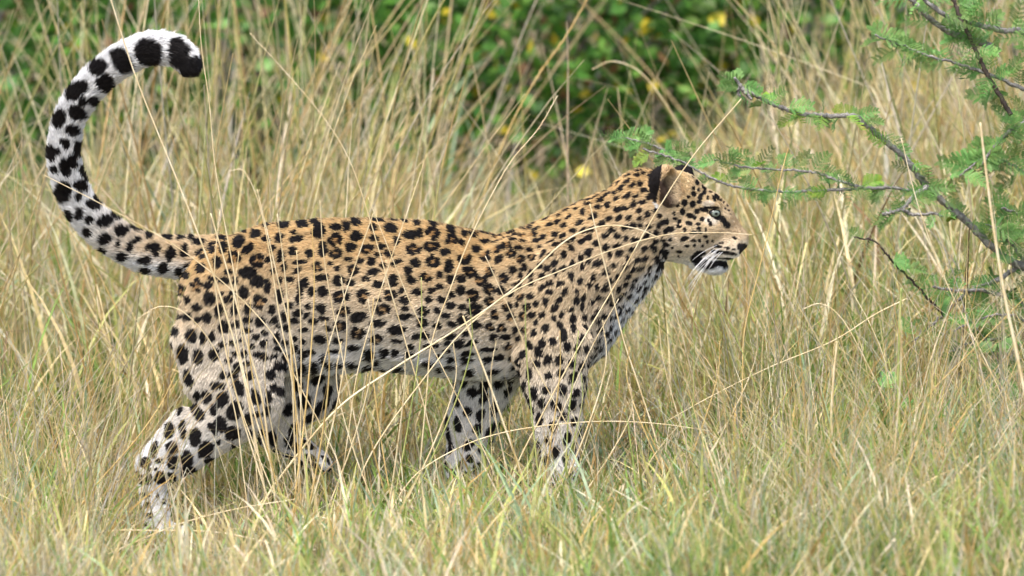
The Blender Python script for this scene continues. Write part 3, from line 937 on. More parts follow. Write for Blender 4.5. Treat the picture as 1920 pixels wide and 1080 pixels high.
HL = np.where(np.isin(hg, (0, 2)) & (ht > 0.85), 14.0, HL)
HL = np.where((HP[:, 0] > 1100) & (HP[:, 0] < 1260) & (hy2 > 480), 12.0, HL)
HL = np.where(np.isin(hg, (5, 6, 7, 8)) & (hy2 > 760), np.interp(hy2, [760, 880], [7.0, 4.5]), HL)
HL = np.where(np.isin(hg, (10, 11)) & (HP[:, 0] > 1215), np.interp(HP[:, 0], [1215, 1290, 1390], [7, 4.5, 2.5]), HL)
HL = np.where((HP[:, 0] > 1300) & (hy2 > 492), 9.0, HL)
HL = np.where((np.hypot(HP[:, 0] - 1256, hy2 - 350) < 30) & (HP[:, 0] > 1240), 9.5, HL)
HL *= rng.uniform(0.6, 1.25, NH)
eye_d = np.hypot(HP[:, 0] - 1338, (hy2 - 399) * 1.35)
keep = ~((eye_d < 11.5) & np.isin(hg, (10,))) & ~((HP[:, 0] > 1386) & (hy2 > 452))
HP, HN, HL, hflow, hg = HP[keep], HN[keep], HL[keep], hflow[keep], hg[keep]
NH = len(HP)
tf = hflow - HN * np.sum(hflow * HN, 1)[:, None]
tf /= np.linalg.norm(tf, axis=1)[:, None] + 1e-9
HC = coat(HP + tf * (HL * 0.55)[:, None], HN, True) * rng.uniform(0.72, 1.24, (NH, 1))     # a hair shows its colour where it lies
wv = warp_noise(HP, 40, 21) * 0.10 + rng.normal(scale=0.14, size=(NH, 3))
tf = tf + wv
lift = (0.42 + rng.uniform(-0.12, 0.2, NH))
lift = np.where(hg == 9, lift + 0.18, lift)
S_ = np.array([0, 0.35, 0.7, 1.0])
pts = (HP[:, None, :] - HN[:, None, :] * 0.6
       + HL[:, None, None] * (tf[:, None, :] * (S_ ** 1.15)[None, :, None] * 0.95 + HN[:, None, :] * (lift[:, None] * np.array([0, 0.48, 0.82, 0.95]))[:, :, None]))
cv = bpy.data.hair_curves.new('fur')
cv.add_curves([4] * NH)
cv.attributes['position'].data.foreach_set('vector', (to_world(pts.reshape(-1, 3)) - LORG).astype(np.float32).ravel())
ra = cv.attributes.get('radius') or cv.attributes.new('radius', 'FLOAT', 'POINT')
ra.data.foreach_set('value', np.tile(np.array([0.00072, 0.00066, 0.0005, 0.00018], dtype=np.float32), NH))
ca = cv.attributes.new('tint', 'FLOAT_COLOR', 'CURVE')
hc4 = np.ones((NH, 4), dtype=np.float32); hc4[:, :3] = HC
ca.data.foreach_set('color', hc4.ravel())
M_fur, nt, b, out = new_mat('leopard_fur')
a = nt.nodes.new('ShaderNodeAttribute'); a.attribute_name = 'tint'
nt.links.new(a.outputs['Color'], b.inputs['Base Color'])
b.inputs['Roughness'].default_value = 0.55; b.inputs['Specular IOR Level'].default_value = 0.2
cv.materials.append(M_fur)
fur = link(bpy.data.objects.new('fur', cv), body)

# eyes
m_, nt, b, out = new_mat('leopard_eye')
tc = nt.nodes.new('ShaderNodeTexCoord')
sepn = nt.nodes.new('ShaderNodeVectorMath'); sepn.operation = 'DISTANCE'
sepn.inputs[1].default_value = (0.30, -0.95, 0.0)
nrm = nt.nodes.new('ShaderNodeVectorMath'); nrm.operation = 'NORMALIZE'
nt.links.new(tc.outputs['Object'], nrm.inputs[0]); nt.links.new(nrm.outputs[0], sepn.inputs[0])
rp = nt.nodes.new('ShaderNodeValToRGB'); rp.color_ramp.interpolation = 'LINEAR'
els = [(0.0, (0.004, 0.004, 0.004)), (0.17, (0.004, 0.004, 0.004)), (0.21, lin(80, 88, 82)), (0.45, lin(128, 136, 126)), (0.6, lin(88, 94, 84)), (0.72, (0.008, 0.007, 0.006)), (1.0, (0.008, 0.007, 0.006))]
while len(rp.color_ramp.elements) < len(els): rp.color_ramp.elements.new(0.5)
for e, (pz, c) in zip(rp.color_ramp.elements, els):
    e.position = pz; e.color = (*[float(q) for q in c], 1)
nt.links.new(sepn.outputs['Value'], rp.inputs[0]); nt.links.new(rp.outputs[0], b.inputs['Base Color'])
b.inputs['Roughness'].default_value = 0.12; b.inputs['Specular IOR Level'].default_value = 0.35
th, ph = np.linspace(0, math.pi, 17), np.linspace(0, 2 * math.pi, 25)[:-1]
SV = np.array([(math.sin(t) * math.cos(q), math.sin(t) * math.sin(q), math.cos(t)) for t in th for q in ph])
SF = np.array([(i * 24 + j, (i + 1) * 24 + j, (i + 1) * 24 + (j + 1) % 24, i * 24 + (j + 1) % 24) for i in range(16) for j in range(24)])
eye_me = mesh_data('eye', SV, SF, mat=m_)
for sd in (-1, 1):
    # find the skin surface at the eye socket
    probe = np.stack([np.full(120, 1338.), 399 + np.linspace(0, 60, 120) * sd * SP, np.linspace(0, 60, 120) * sd], 1)
    fv = sdf(probe)
    dd = probe[np.argmax(fv > 0), 2]
    o = bpy.data.objects.new('eye', eye_me)
    o.location = to_world(np.array([[1337.5, 399 + dd * SP, dd - 4.5 * sd]]))[0] - LORG
    r_ = 12.0 * PX
    o.scale = (r_ * 1.1, r_, r_ * 0.82)
    if sd > 0: o.rotation_euler = (0, 0, math.pi - 2 * math.atan2(0.95, 0.30) + math.pi)
    link(o, leopard)

# whiskers
M_whisker, nt, b, out = new_mat('whisker')
b.inputs['Base Color'].default_value = (0.85, 0.84, 0.82, 1); b.inputs['Roughness'].default_value = 0.35
for sd in (-1, 1):
    for q in range(11):
        u = q / 10
        p0 = np.array((1366 - 26 * random.random() - 12 * u, 458 + 18 * u + random.uniform(-2, 2), 30.0 * sd))
        dirn = np.array((-0.72 + random.uniform(-0.25, 0.2), 0.22 + 0.5 * u + random.uniform(-0.1, 0.15), sd * random.uniform(0.45, 0.7)))
        L = random.uniform(45, 95)
        P = np.array([p0 + dirn * L * s + np.array((0, 0.28 * L * s * s, 0)) for s in np.linspace(0, 1, 7)])
        P[:, 1] += P[:, 2] * SP
        V, F = tube(to_world(P) - LORG, np.linspace(0.0007, 0.00022, 7), 4)
        link(bpy.data.objects.new('whisker', poly_mesh('whisker', V, F, M_whisker)), leopard)

# ------------------------------------------------------------------ grass
PAL = {k: lin(*v) for k, v in dict(
    pale=(242, 230, 198), straw=(228, 208, 154), gold=(210, 176, 110), grey=(206, 199, 182), brown=(146, 120, 88), dark=(90, 74, 54),
    ygreen=(189, 190, 112), green=(140, 168, 84), deep=(90, 130, 52), bluegreen=(168, 190, 150)).items()}


def tuft_points(n, per, x0, x1, y0, y1, sigma, dens=None):
    """blade feet gathered into tufts; wider with distance so that the frame stays covered"""
    nt_ = max(1, n // per)
    tx, ty = [], []
    while len(tx) < nt_:
        u = rng.uniform(x0, x1, nt_); v = rng.uniform(y0, y1, nt_)
        ok = np.ones(nt_, bool) if dens is None else rng.uniform(size=nt_) < dens(u, v)
        tx += list(u[ok]); ty += list(v[ok])
    tx, ty = np.array(tx[:nt_]), np.array(ty[:nt_])
    ti_ = rng.integers(0, nt_, n)
    return tx[ti_] + rng.normal(scale=sigma, size=n), ty[ti_] + rng.normal(scale=sigma, size=n), ti_


def field_noise(x, y, wl, seed):
    r = np.random.default_rng(seed); o = 0
    for _ in range(5):
        a = r.uniform(0, 6.28); k = 2 * math.pi / (wl * r.uniform(0.6, 1.6))
        o = o + np.sin((x * math.cos(a) + y * math.sin(a)) * k + r.uniform(0, 6.28))
    return o / 2.2


def pick_colors(n, names, w, ti_=None, coherence=0.6):
    w = np.array(w, float); w /= w.sum()
    tab = np.array([PAL[k] for k in names])
    c = rng.choice(len(names), n, p=w)
    if ti_ is not None:
        tc_ = rng.choice(len(names), ti_.max() + 1, p=w)
        c = np.where(rng.uniform(size=n) < coherence, tc_[ti_], c)
    return tab[c] * rng.uniform(0.72, 1.22, (n, 1)) * rng.uniform(0.95, 1.05, (n, 3))


def spine(x, y, h, az, t0, curve, segs, kink=0.0, power=1.0, wob=0.0):
    n = len(x)
    s = np.linspace(0, 1, segs + 1)
    mid = (s[1:] + s[:-1]) / 2
    ang = t0[:, None] + curve[:, None] * mid[None] ** power
    if kink > 0:
        kk = rng.uniform(size=n) < kink
        ks = rng.uniform(0.25, 0.8, n)
        ang = ang + np.where((mid[None] > ks[:, None]) & kk[:, None], rng.uniform(0.5, 1.7, n)[:, None], 0)
    ang = np.clip(ang, -2.6, 2.6)
    azz = az[:, None] + (rng.normal(scale=wob, size=(n, segs)).cumsum(axis=1) if wob else 0)
    st = np.stack([np.sin(ang) * np.cos(azz), np.sin(ang) * np.sin(azz), np.cos(ang)], -1) * (h / segs)[:, None, None]
    P = np.zeros((n, segs + 1, 3))
    P[:, 1:] = np.cumsum(st, axis=1)
    P[:, :, 0] += x[:, None]; P[:, :, 1] += y[:, None]
    P[:, :, 2] += (ground_z(x, y) - 0.01)[:, None]
    P[:, :, 2] = np.maximum(P[:, :, 2], ground_z(P[:, :, 0], P[:, :, 1]) + 0.004 * (s[None] > 0))
    return P, s


def blades(x, y, h, az, t0, curve, width, c_base, c_tip, segs=4, kink=0.0, power=1.2, wob=0.0):
    """flat tapering blades -> V, F, colour"""
    P, s = spine(x, y, h, az, t0, curve, segs, kink, power, wob)
    n = len(x)
    fz = rng.uniform(0, 2 * math.pi, n)
    tw = rng.uniform(-1.2, 1.2, n)
    ff = fz[:, None] + tw[:, None] * s[None]
    side = np.stack([np.cos(ff), np.sin(ff), np.zeros_like(ff)], -1)
    prof = np.minimum(1, 0.55 + 1.8 * s) * np.clip((1 - s) / 0.45, 0.03, 1) ** 0.8
    off = side * (width[:, None] * prof[None] * 0.5)[:, :, None]
    V = np.stack([P - off, P + off], 2).reshape(-1, 3)
    base = (np.arange(n) * (segs + 1) * 2)[:, None] + (np.arange(segs) * 2)[None]
    F = np.stack([base, base + 1, base + 3, base + 2], -1).reshape(-1, 4)
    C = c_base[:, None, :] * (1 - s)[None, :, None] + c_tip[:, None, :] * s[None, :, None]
    return V, F, np.repeat(C.reshape(-1, 3), 2, axis=0)


def stems(x, y, h, az, t0, curve, rad, c_base, c_tip, segs=6, kink=0.0, power=1.4, wob=0.0):
    P, s = spine(x, y, h, az, t0, curve, segs, kink, power, wob)
    n = len(x)
    r = rad[:, None] * np.interp(s, [0, 0.75, 1], [1.0, 0.75, 0.3])[None]
    V = np.stack([P + np.stack([np.cos(q) * r, np.sin(q) * r, 0 * r], -1) for q in (0.4, 2.5, 4.6)], 2).reshape(-1, 3)
    base = (np.arange(n) * (segs + 1) * 3)[:, None] + (np.arange(segs) * 3)[None]
    F = np.concatenate([np.stack([base + a_, base + b_, base + 3 + b_, base + 3 + a_], -1).reshape(-1, 4) for a_, b_ in ((0, 1), (1, 2), (2, 0))])
    C = c_base[:, None, :] * (1 - s)[None, :, None] + c_tip[:, None, :] * s[None, :, None]
    return V, F, np.repeat(C.reshape(-1, 3), 3, axis=0)


class Pile:
    def __init__(self): self.p = []; self.n = 0
    def add(self, vfc):
        V, F, C = vfc
        self.p.append((V, F + self.n, C)); self.n += len(V)
    def obj(self, name, mat, label):
        o = mesh_obj(name, np.vstack([q[0] for q in self.p]), np.vstack([q[1] for q in self.p]), mat, None, np.vstack([q[2] for q in self.p]))
        tag(o, label, 'grass', kind='stuff')
        return o


U = rng.uniform


def half_width(y):
    return (DIST + y) / DIST * 1.25 + 0.45


def in_view(x, y):
    return (np.abs(x) < half_width(y)).astype(float)


def foot_window(x, y):
    """grass is low where the legs can be seen down to the feet"""
    win = (y > -1.05) & (y < 0.12)
    hindw = np.exp(-((x + 0.85) / 0.16) ** 4)
    midw = np.clip((x + 1.05) / 0.15, 0, 1) * np.clip((0.42 - x) / 0.15, 0, 1)
    return np.where(win, 1 - 0.25 * midw - 0.47 * hindw, 1.0)


def ground_dens(u, v):
    """uneven cover with a bare patch left of the hind leg"""
    patch = np.clip(0.75 + 0.45 * field_noise(u, v, 0.7, 51), 0.15, 1)
    bare = np.exp(-((u + 1.0) / 0.16) ** 2 - ((v - 0.25) / 0.45) ** 2)
    return in_view(u, v) * patch * (1 - 0.85 * bare)


# 1 litter: flattened straw close to the ground
pile = Pile()
n = 36000
x, y, ti_ = tuft_points(n, 14, -2.1, 2.1, -2.2, 5.0, 0.06, ground_dens)
cb = pick_colors(n, ['pale', 'straw', 'grey', 'brown', 'dark', 'gold'], [3, 4, 3, 2, 1, 1], ti_, 0.3)
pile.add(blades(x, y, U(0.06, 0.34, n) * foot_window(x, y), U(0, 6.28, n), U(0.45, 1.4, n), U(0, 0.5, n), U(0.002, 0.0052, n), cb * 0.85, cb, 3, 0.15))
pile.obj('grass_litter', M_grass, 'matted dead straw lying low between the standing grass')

# 2 short green and straw blades
pile = Pile()


def short_height(x, y):
    h = U(0.09, 0.24, len(x))
    h = h * (1 + 0.55 * np.clip((y - 0.25) / 0.8, 0, 1))                      # taller behind the leopard
    h = h * (1 + 0.5 * np.clip((x - 0.45) / 0.35, 0, 1) * (y > -0.9))           # and to its right
    h = h * (1 + 0.3 * np.clip((-0.95 - x) / 0.2, 0, 1))
    h = h * foot_window(x, y)
    h = h * np.where(y < -0.95, np.clip(1.15 + (-0.95 - y) * 0.35, 1, 1.6), 1.0)
    return h


n = 46000
x, y, ti_ = tuft_points(n, 18, -2.1, 2.1, -2.3, 4.4, 0.033, ground_dens)
gn = field_noise(x, y, 0.8, 31) * 0.5 + field_noise(x, y, 2.6, 32) * 0.5
isg = U(-1, 1, n) < gn * 1.2 - 0.06 + 0.35 * np.exp(-((x + 0.2) / 0.5) ** 2) * (y < 0)
cg_ = pick_colors(n, ['ygreen', 'green', 'deep', 'bluegreen'], [3, 4, 1.2, 2], ti_)
cs_ = pick_colors(n, ['pale', 'straw', 'gold', 'grey', 'brown'], [3, 4, 1.5, 2.5, 1], ti_)
tip = np.where(isg[:, None], cg_, cs_)
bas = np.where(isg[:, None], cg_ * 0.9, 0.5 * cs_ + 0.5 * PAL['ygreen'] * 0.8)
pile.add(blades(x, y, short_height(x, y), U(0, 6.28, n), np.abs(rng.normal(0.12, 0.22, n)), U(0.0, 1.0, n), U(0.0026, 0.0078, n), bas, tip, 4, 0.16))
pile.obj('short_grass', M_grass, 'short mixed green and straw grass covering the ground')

# 3 tall dry stems and blades behind the leopard
pile = Pile()


def tall_dens(u, v):
    px = 960 + u * DIST / (DIST + v) / PX
    gap = np.exp(-((px - 1090) / 300) ** 4) * np.clip((v - 0.9) / 0.6, 0, 1)                        # opening in front of the leafy bush
    left = np.clip((700 - px) / 200, 0, 1) * np.clip((v - 1.8) / 0.8, 0, 1)
    return in_view(u, v) * (1 - 0.8 * gap) * (1 - 0.55 * left)


n = 2500
x, y, ti_ = tuft_points(n, 8, -2.3, 2.3, 0.5, 3.2, 0.07, tall_dens)
hh = (0.5 + 1.1 * U(0, 1, n) ** 2.2) * np.clip(0.5 + 0.45 * (y - 0.4), 0.45, 1.0)
px = 960 + x * DIST / (DIST + y) / PX
hh *= 1 - 0.36 * np.exp(-((px - 1100) / 330) ** 4)
taz = U(0, 6.28, ti_.max() + 1)[ti_] + rng.normal(scale=0.6, size=n)
tln = np.abs(rng.normal(0.12, 0.2, ti_.max() + 1))[ti_]
cb = pick_colors(n, ['pale', 'straw', 'gold', 'grey', 'ygreen', 'green'], [5, 4, 1.6, 0.8, 4.5, 1.2], ti_, 0.5)
ct = pick_colors(n, ['pale', 'straw', 'gold'], [3, 3, 1], ti_, 0.4)
pile.add(stems(x, y, hh, taz, tln + np.abs(rng.normal(0.0, 0.12, n)), U(0.0, 0.45, n), U(0.0014, 0.0042, n), cb, 0.5 * cb + 0.5 * ct, 8, 0.12, 1.6, 0.05))
n = 4800
x, y, ti_ = tuft_points(n, 11, -2.3, 2.3, 0.35, 3.4, 0.07, tall_dens)
px = 960 + x * DIST / (DIST + y) / PX
hh = U(0.2, 0.95, n) ** 1.4 * np.clip(0.6 + 0.4 * (y - 0.3), 0.6, 1.0) * (1 - 0.4 * np.exp(-((px - 1100) / 330) ** 4))
cb = pick_colors(n, ['pale', 'straw', 'gold', 'grey', 'ygreen', 'green', 'bluegreen', 'brown'], [2, 3.5, 2.0, 1.0, 5, 3.0, 1, 1], ti_, 0.6)
ct = np.where(U(0, 1, n)[:, None] < 0.5, cb, pick_colors(n, ['straw', 'pale'], [1, 1]))
pile.add(blades(x, y, hh, U(0, 6.28, n), np.abs(rng.normal(0.15, 0.25, n)), U(0.1, 1.4, n), U(0.005, 0.0125, n), cb, ct, 6, 0.16))
pile.obj('tall_grass', M_stem, 'tall dry straw and yellow green grass standing behind the leopard')

# 3b the field going on behind the bushes and to the sides
pile = Pile()
n = 16000
x, y, ti_ = tuft_points(n, 12, -9, 9, -2, 14, 0.10, lambda u, v: ((np.abs(u) > half_width(v) + 0.35) | (v > 6.0)).astype(float))
cb = pick_colors(n, ['pale', 'straw', 'gold', 'ygreen', 'green', 'brown'], [3, 4, 2, 3, 2, 1], ti_, 0.6)
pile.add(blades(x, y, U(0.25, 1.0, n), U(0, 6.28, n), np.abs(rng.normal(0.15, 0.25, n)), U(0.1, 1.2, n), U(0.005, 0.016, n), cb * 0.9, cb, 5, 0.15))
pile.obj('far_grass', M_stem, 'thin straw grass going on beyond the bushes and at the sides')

# 4 thin loose stems standing among and in front of the animal's feet and to the right
pile = Pile()


def loose_dens(u, v):
    left = (u < -0.85); right = (u > 0.45)
    mid = ~(left | right)
    return in_view(u, v) * np.where(right, 1.0, np.where(left, 0.6, np.where(v < -0.9, 0.5, 0.3)))


n = 3900
x, y, ti_ = tuft_points(n, 5, -1.9, 2.0, -1.7, 0.6, 0.05, loose_dens)
mid = (x > -0.9) & (x < 0.5) & (y < 0.1)
hh = np.where(mid, U(0.15, 0.45, n), U(0.3, 0.75, n)) * np.where(y < -0.9, 0.75, 1)
cb = pick_colors(n, ['pale', 'straw', 'gold', 'ygreen', 'grey'], [4, 4, 1.5, 1.5, 1.5], ti_, 0.3)
pile.add(stems(x, y, hh, U(0, 6.28, n), np.abs(rng.normal(0.25, 0.25, n)), U(0.0, 1.2, n), U(0.0008, 0.0017, n), cb * 0.95, cb, 8, 0.2, 1.4, 0.05))
n = 7600
x, y, ti_ = tuft_points(n, 12, -1.9, 2.0, -1.9, 0.5, 0.045, lambda u, v: in_view(u, v) * np.where(v > -0.12, 0.35, 1.0))
hh = U(0.14, 0.34, n)
hh *= np.where((x > -0.9) & (x < 0.45) & (y > -0.7), 0.75, 1.15) * np.minimum(1, foot_window(x, y) + 0.2)
cb = pick_colors(n, ['ygreen', 'green', 'bluegreen', 'straw', 'pale', 'gold'], [3, 4, 3, 3, 2, 1], ti_, 0.7)
pile.add(blades(x, y, hh, U(0, 6.28, n), np.abs(rng.normal(0.15, 0.2, n)), U(0.1, 1.4, n), U(0.004, 0.0105, n), cb, cb, 6, 0.2))
pile.obj('loose_grass', M_stem, 'loose thin straw stems and broad green blades in the foreground')

# ------------------------------------------------------------------ single stalks that can be picked out
def seed_head(P, n, length, spread, mat, parent):
    """short bristly spikelets along the upper end of a stalk"""
    g = Geo()
    m = len(P)
    T = np.gradient(P, axis=0)
    for q in range(n):
        u = (q + random.random()) / n
        k = u * (m - 1); i = min(int(k), m - 2)
        p = P[i] + (P[i + 1] - P[i]) * (k - i)
        t = T[i] / np.linalg.norm(T[i])
        r = np.array([random.gauss(0, 1) for _ in range(3)]); r -= t * r.dot(t); r /= np.linalg.norm(r)
        L = length * random.uniform(0.5, 1.2)
        a = p; b_ = p + (t * 0.8 + r * spread) * L * 0.6; c_ = p + (t * 1.0 + r * spread * 1.3) * L
        g.add(*tube(np.array([a, b_, c_]), [0.0004, 0.0007, 0.0002], 3))
    return g.obj('seed_head', mat, parent)


def stalk(label, pts, Y, r0=1.6, r1=0.7, mat=None, seeds=0, seed_part=0.35, Y2=None, seed_len=0.011, spread=0.5, foot=True):
    """pts: photo pixels from tip to foot; the stalk stands in depth Y (foot at Y2)"""
    mat = mat or M_stalk
    Y2 = Y if Y2 is None else Y2
    m = len(pts)
    W = [at(p[0], p[1], Y + (Y2 - Y) * i / (m - 1)) for i, p in enumerate(pts)]
    if foot:
        last, prev = W[-1], W[-2]
        dz = last[2] - ground_z(last[0], last[1])
        if dz > 0.02:
            dirn = last - prev; dirn /= np.linalg.norm(dirn)
            sl = min(abs(dirn[0] / min(dirn[2], -0.15)), 0.8) * np.sign(dirn[0])
            f = last + np.array((sl * dz * 0.7, 0.0, -dz))
            f[2] = ground_z(f[0], f[1]) - 0.01
            W.append((last + f) / 2 + np.array((0.12 * sl * dz, 0, 0)))
            W.append(f)
    W = np.array(W)
    P = smooth_path(W, 12 * len(W))
    org = P[-1].copy()
    R = np.linspace(r1, r0, len(P)) * PX
    V, F = tube(P - org, R, 5)
    if seeds:
        root = empty('grass_stalk', org)
        link(bpy.data.objects.new('stem', poly_mesh('stem', V, F, mat)), root)
        k = max(4, int(len(P) * seed_part))
        seed_head((P - org)[:k][::-1], seeds, seed_len, spread, mat, root)
    else:
        root = link(bpy.data.objects.new('grass_stalk', poly_mesh('grass_stalk', V, F, mat)))
        root.location = org
    tag(root, label, 'grass stalk', 'single grass stalks standing out from the grass')
    return root


stalk('long pale stalk crossing the curled tail near its top and running down over the hip', [(205, -10), (255, 145), (325, 320), (372, 440), (415, 560), (455, 700), (480, 830)], -0.28, 2.4, 1.2)
stalk('thin stalk slanting down across the lower tail and the rump', [(82, 328), (200, 388), (330, 462), (430, 540), (510, 625), (560, 720)], -0.25, 1.5, 0.7)
stalk('straight pale stalk crossing the ear and slanting down over the neck and shoulder', [(1390, 185), (1300, 292), (1228, 402), (1150, 540), (1080, 660), (1010, 790)], -0.26, 1.9, 1.0)
stalk('pale stalk arching up across the flank and shoulder to the cheek', [(1235, 445), (1190, 428), (1130, 424), (1060, 452), (965, 540), (860, 615), (740, 690), (640, 760), (560, 850)], -0.30, 2.6, 0.8)
stalk('thin stalk bowing from the shoulder across the cheek to the nose', [(1410, 440), (1340, 436), (1250, 440), (1150, 468), (1050, 508), (960, 548), (880, 610), (810, 690)], -0.27, 1.7, 0.6)
stalk('stalk with a dark bristly tip standing just right of the nose', [(1478, 278), (1464, 330), (1444, 420), (1420, 520), (1396, 620), (1392, 720)], -0.20, 1.5, 0.9, M_stalk_gold, 22, 0.16, seed_len=0.007, spread=0.2)
stalk('seed headed stalk leaning right above the middle of the back', [(1045, 180), (1010, 240), (960, 300), (925, 360), (880, 450), (845, 540), (810, 640), (800, 740)], -0.22, 1.6, 0.8, None, 40, 0.32)
stalk('feathery stalk falling from upper left across the background to the loin', [(468, 62), (540, 140), (610, 225), (655, 300), (690, 400), (725, 520), (760, 640)], -0.20, 1.4, 0.6, None, 30, 0.3)
stalk('upright seed stalk beside the tail tip with fine bristles', [(372, -5), (378, 90), (392, 190), (402, 300), (418, 400), (440, 520), (455, 640)], -0.18, 1.4, 0.7, None, 26, 0.3, seed_len=0.008, spread=0.25)
stalk('pale stalk from the nape straight down over the chest', [(1106, 382), (1122, 450), (1145, 540), (1170, 640), (1200, 730)], -0.24, 1.9, 1.0)
stalk('pale stalk with a curling seed tip rising over the hip', [(432, 320), (458, 322), (485, 380), (505, 470), (522, 580), (545, 700), (560, 800)], -0.26, 1.8, 0.7, None, 20, 0.25, seed_len=0.008)
stalk('stiff stalk standing over the loin with fine side bristles', [(482, 355), (500, 430), (525, 540), (548, 640), (562, 740), (580, 850)], -0.32, 1.9, 0.8, None, 18, 0.3, seed_len=0.01)
stalk('slender stalk leaning left across the flank from the groin', [(600, 375), (606, 470), (620, 560), (640, 660), (660, 760)], -0.22, 1.5, 0.7)
stalk('straight stalk on the thigh tilting left, thickest of the hip cluster', [(395, 400), (430, 520), (462, 640), (490, 740), (505, 850)], -0.34, 2.6, 1.2)
stalk('stalk fanning right from the hip cluster over the belly', [(700, 400), (665, 500), (625, 620), (595, 730), (580, 840)], -0.30, 1.6, 0.8)
stalk('stalk leaning right over the ribs from the belly', [(800, 290), (770, 380), (735, 480), (700, 590), (670, 700), (655, 800)], -0.24, 1.5, 0.7, None, 24, 0.22, seed_len=0.008)
stalk('thin stalk leaning left over the ribs, crossing the seed headed stalk', [(690, 370), (730, 470), (775, 580), (830, 690), (880, 790)], -0.22, 1.4, 0.7)
stalk('broken white stalk standing between belly and far fore leg', [(868, 592), (895, 660), (925, 740), (950, 810), (975, 880)], -0.30, 2.2, 1.8)
stalk('stalk crossing the near fore leg from upper right', [(1160, 560), (1110, 650), (1060, 760), (1020, 850), (1000, 920)], -0.28, 1.6, 0.8)
stalk('stalk crossing the near fore leg from upper left', [(910, 480), (960, 590), (1000, 680), (1060, 790), (1110, 880)], -0.30, 1.5, 0.7)
stalk('pale stalk bent flat across both fore legs', [(1330, 808), (1240, 795), (1140, 790), (1040, 796), (940, 812), (860, 840), (780, 890)], -0.36, 1.5, 0.7, M_stalk)
stalk('green tinged stalk upright in front of the near fore leg', [(1085, 620), (1076, 700), (1066, 780), (1062, 860), (1060, 940)], -0.34, 2.2, 0.9, M_stalk_green)
stalk('arched stalk bridging the grass in front of the hind foot', [(60, 1050), (180, 1000), (300, 995), (420, 1000), (540, 1030), (640, 1075)], -0.62, 1.9, 1.0, None, foot=False)
stalk('arching stalk sweeping up left of the hind leg', [(330, 700), (300, 760), (250, 830), (180, 910), (120, 990), (60, 1060)], -0.42, 1.8, 0.8, M_stalk_gold, 20, 0.3, seed_len=0.006, spread=0.2)
stalk('long stalk lying diagonally over the lower left corner', [(560, 935), (440, 955), (330, 985), (200, 1040), (90, 1090)], -0.66, 2.0, 0.9)
stalk('curved stalk touching the rear edge of the thigh', [(255, 600), (300, 575), (350, 590), (405, 660), (440, 770), (455, 880)], -0.30, 1.5, 0.6, None, 14, 0.2, seed_len=0.006)
stalk('thin stalk rising left of the hind leg to rump height', [(195, 570), (180, 660), (150, 760), (120, 860), (100, 960)], 0.25, 1.4, 0.6, M_stalk_gold, 22, 0.35, seed_len=0.008)
stalk('stalk bowing over to the left in the grass right of the chest', [(1505, 580), (1540, 570), (1580, 600), (1630, 690), (1670, 780), (1700, 880)], -0.30, 2.0, 0.7, None, 16, 0.2, seed_len=0.007)
stalk('tall pale stalk leaning left in front of the thorn branches', [(1690, 260), (1720, 380), (1770, 520), (1840, 660), (1900, 790)], -0.35, 1.7, 0.8)
stalk('thick blurred pale stalk before the thorn branches at the right edge', [(1838, 230), (1850, 330), (1865, 440), (1885, 560), (1910, 680)], -0.9, 3.6, 2.0)
stalk('broken upright pale stem in the right foreground', [(1570, 640), (1562, 720), (1560, 810), (1580, 900), (1600, 980)], -0.5, 3.0, 2.2)
stalk('pair leaning stalk, pale green, upright below the thorn branches', [(1690, 540), (1686, 640), (1684, 740), (1690, 840), (1700, 930)], -0.6, 3.4, 1.8, M_stalk_green)
stalk('long thin stalk slanting down right across the lower right grass', [(1340, 540), (1400, 680), (1440, 790), (1500, 900), (1540, 1000)], -0.45, 1.8, 0.8, M_stalk_green)
stalk('golden stalk slanting up right through the lower right grass', [(1920, 560), (1830, 650), (1760, 720), (1690, 800), (1640, 880)], -0.48, 1.8, 0.8, M_stalk_gold)
stalk('long stalk leaning far left across the right grass towards the chest', [(1250, 790), (1330, 745), (1440, 690), (1560, 640), (1640, 590), (1700, 560)], -0.32, 1.2, 0.7, M_stalk, foot=False)
stalk('tall plume stalk rising right against the leafy bush', [(1100, 0), (1060, 70), (1010, 140), (960, 230), (920, 330), (890, 420), (870, 520)], 1.6, 2.2, 1.2, M_stalk_gold, 90, 0.30, seed_len=0.013, spread=0.35)
stalk('bare tall stalk arching over left of the thorn branch tip', [(1110, 130), (1150, 115), (1200, 135), (1245, 190), (1290, 270), (1320, 360), (1340, 470)], 1.8, 2.0, 0.9, M_stalk)

def stalk_tuft(label, foot_px, Y, tips, mats):
    """a sparse tuft: every stalk is a part of its own, spreading from one foot"""
    f = at(foot_px[0], foot_px[1], Y); f[2] = ground_z(f[0], f[1]) - 0.01
    root = empty('grass_tuft', f)
    tag(root, label, 'grass tuft', 'sparse tufts of dry stalks before the leopard')
    for k, (tx, ty, bend) in enumerate(tips):
        tp = at(tx, ty, Y + random.uniform(-0.12, 0.10)) - f
        st = np.array((random.gauss(0, 0.02), random.gauss(0, 0.02), 0))
        m1 = st + (tp - st) * 0.4 + np.array((bend * 0.05, 0, 0.03)); m2 = st + (tp - st) * 0.75 + np.array((bend * 0.05, 0, 0.02))
        P = smooth_path(np.array([st, m1, m2, tp]), 26)
        V, F = tube(P, np.linspace(random.uniform(1.5, 2.4), 0.7, 26) * PX, 4)
        st_o = link(bpy.data.objects.new('stalk', poly_mesh('stalk', V, F, mats[k % len(mats)])), root)
        if k % 3 == 0:
            seed_head(P[19:], 16, 0.009, 0.35, mats[k % len(mats)], st_o)
    return root


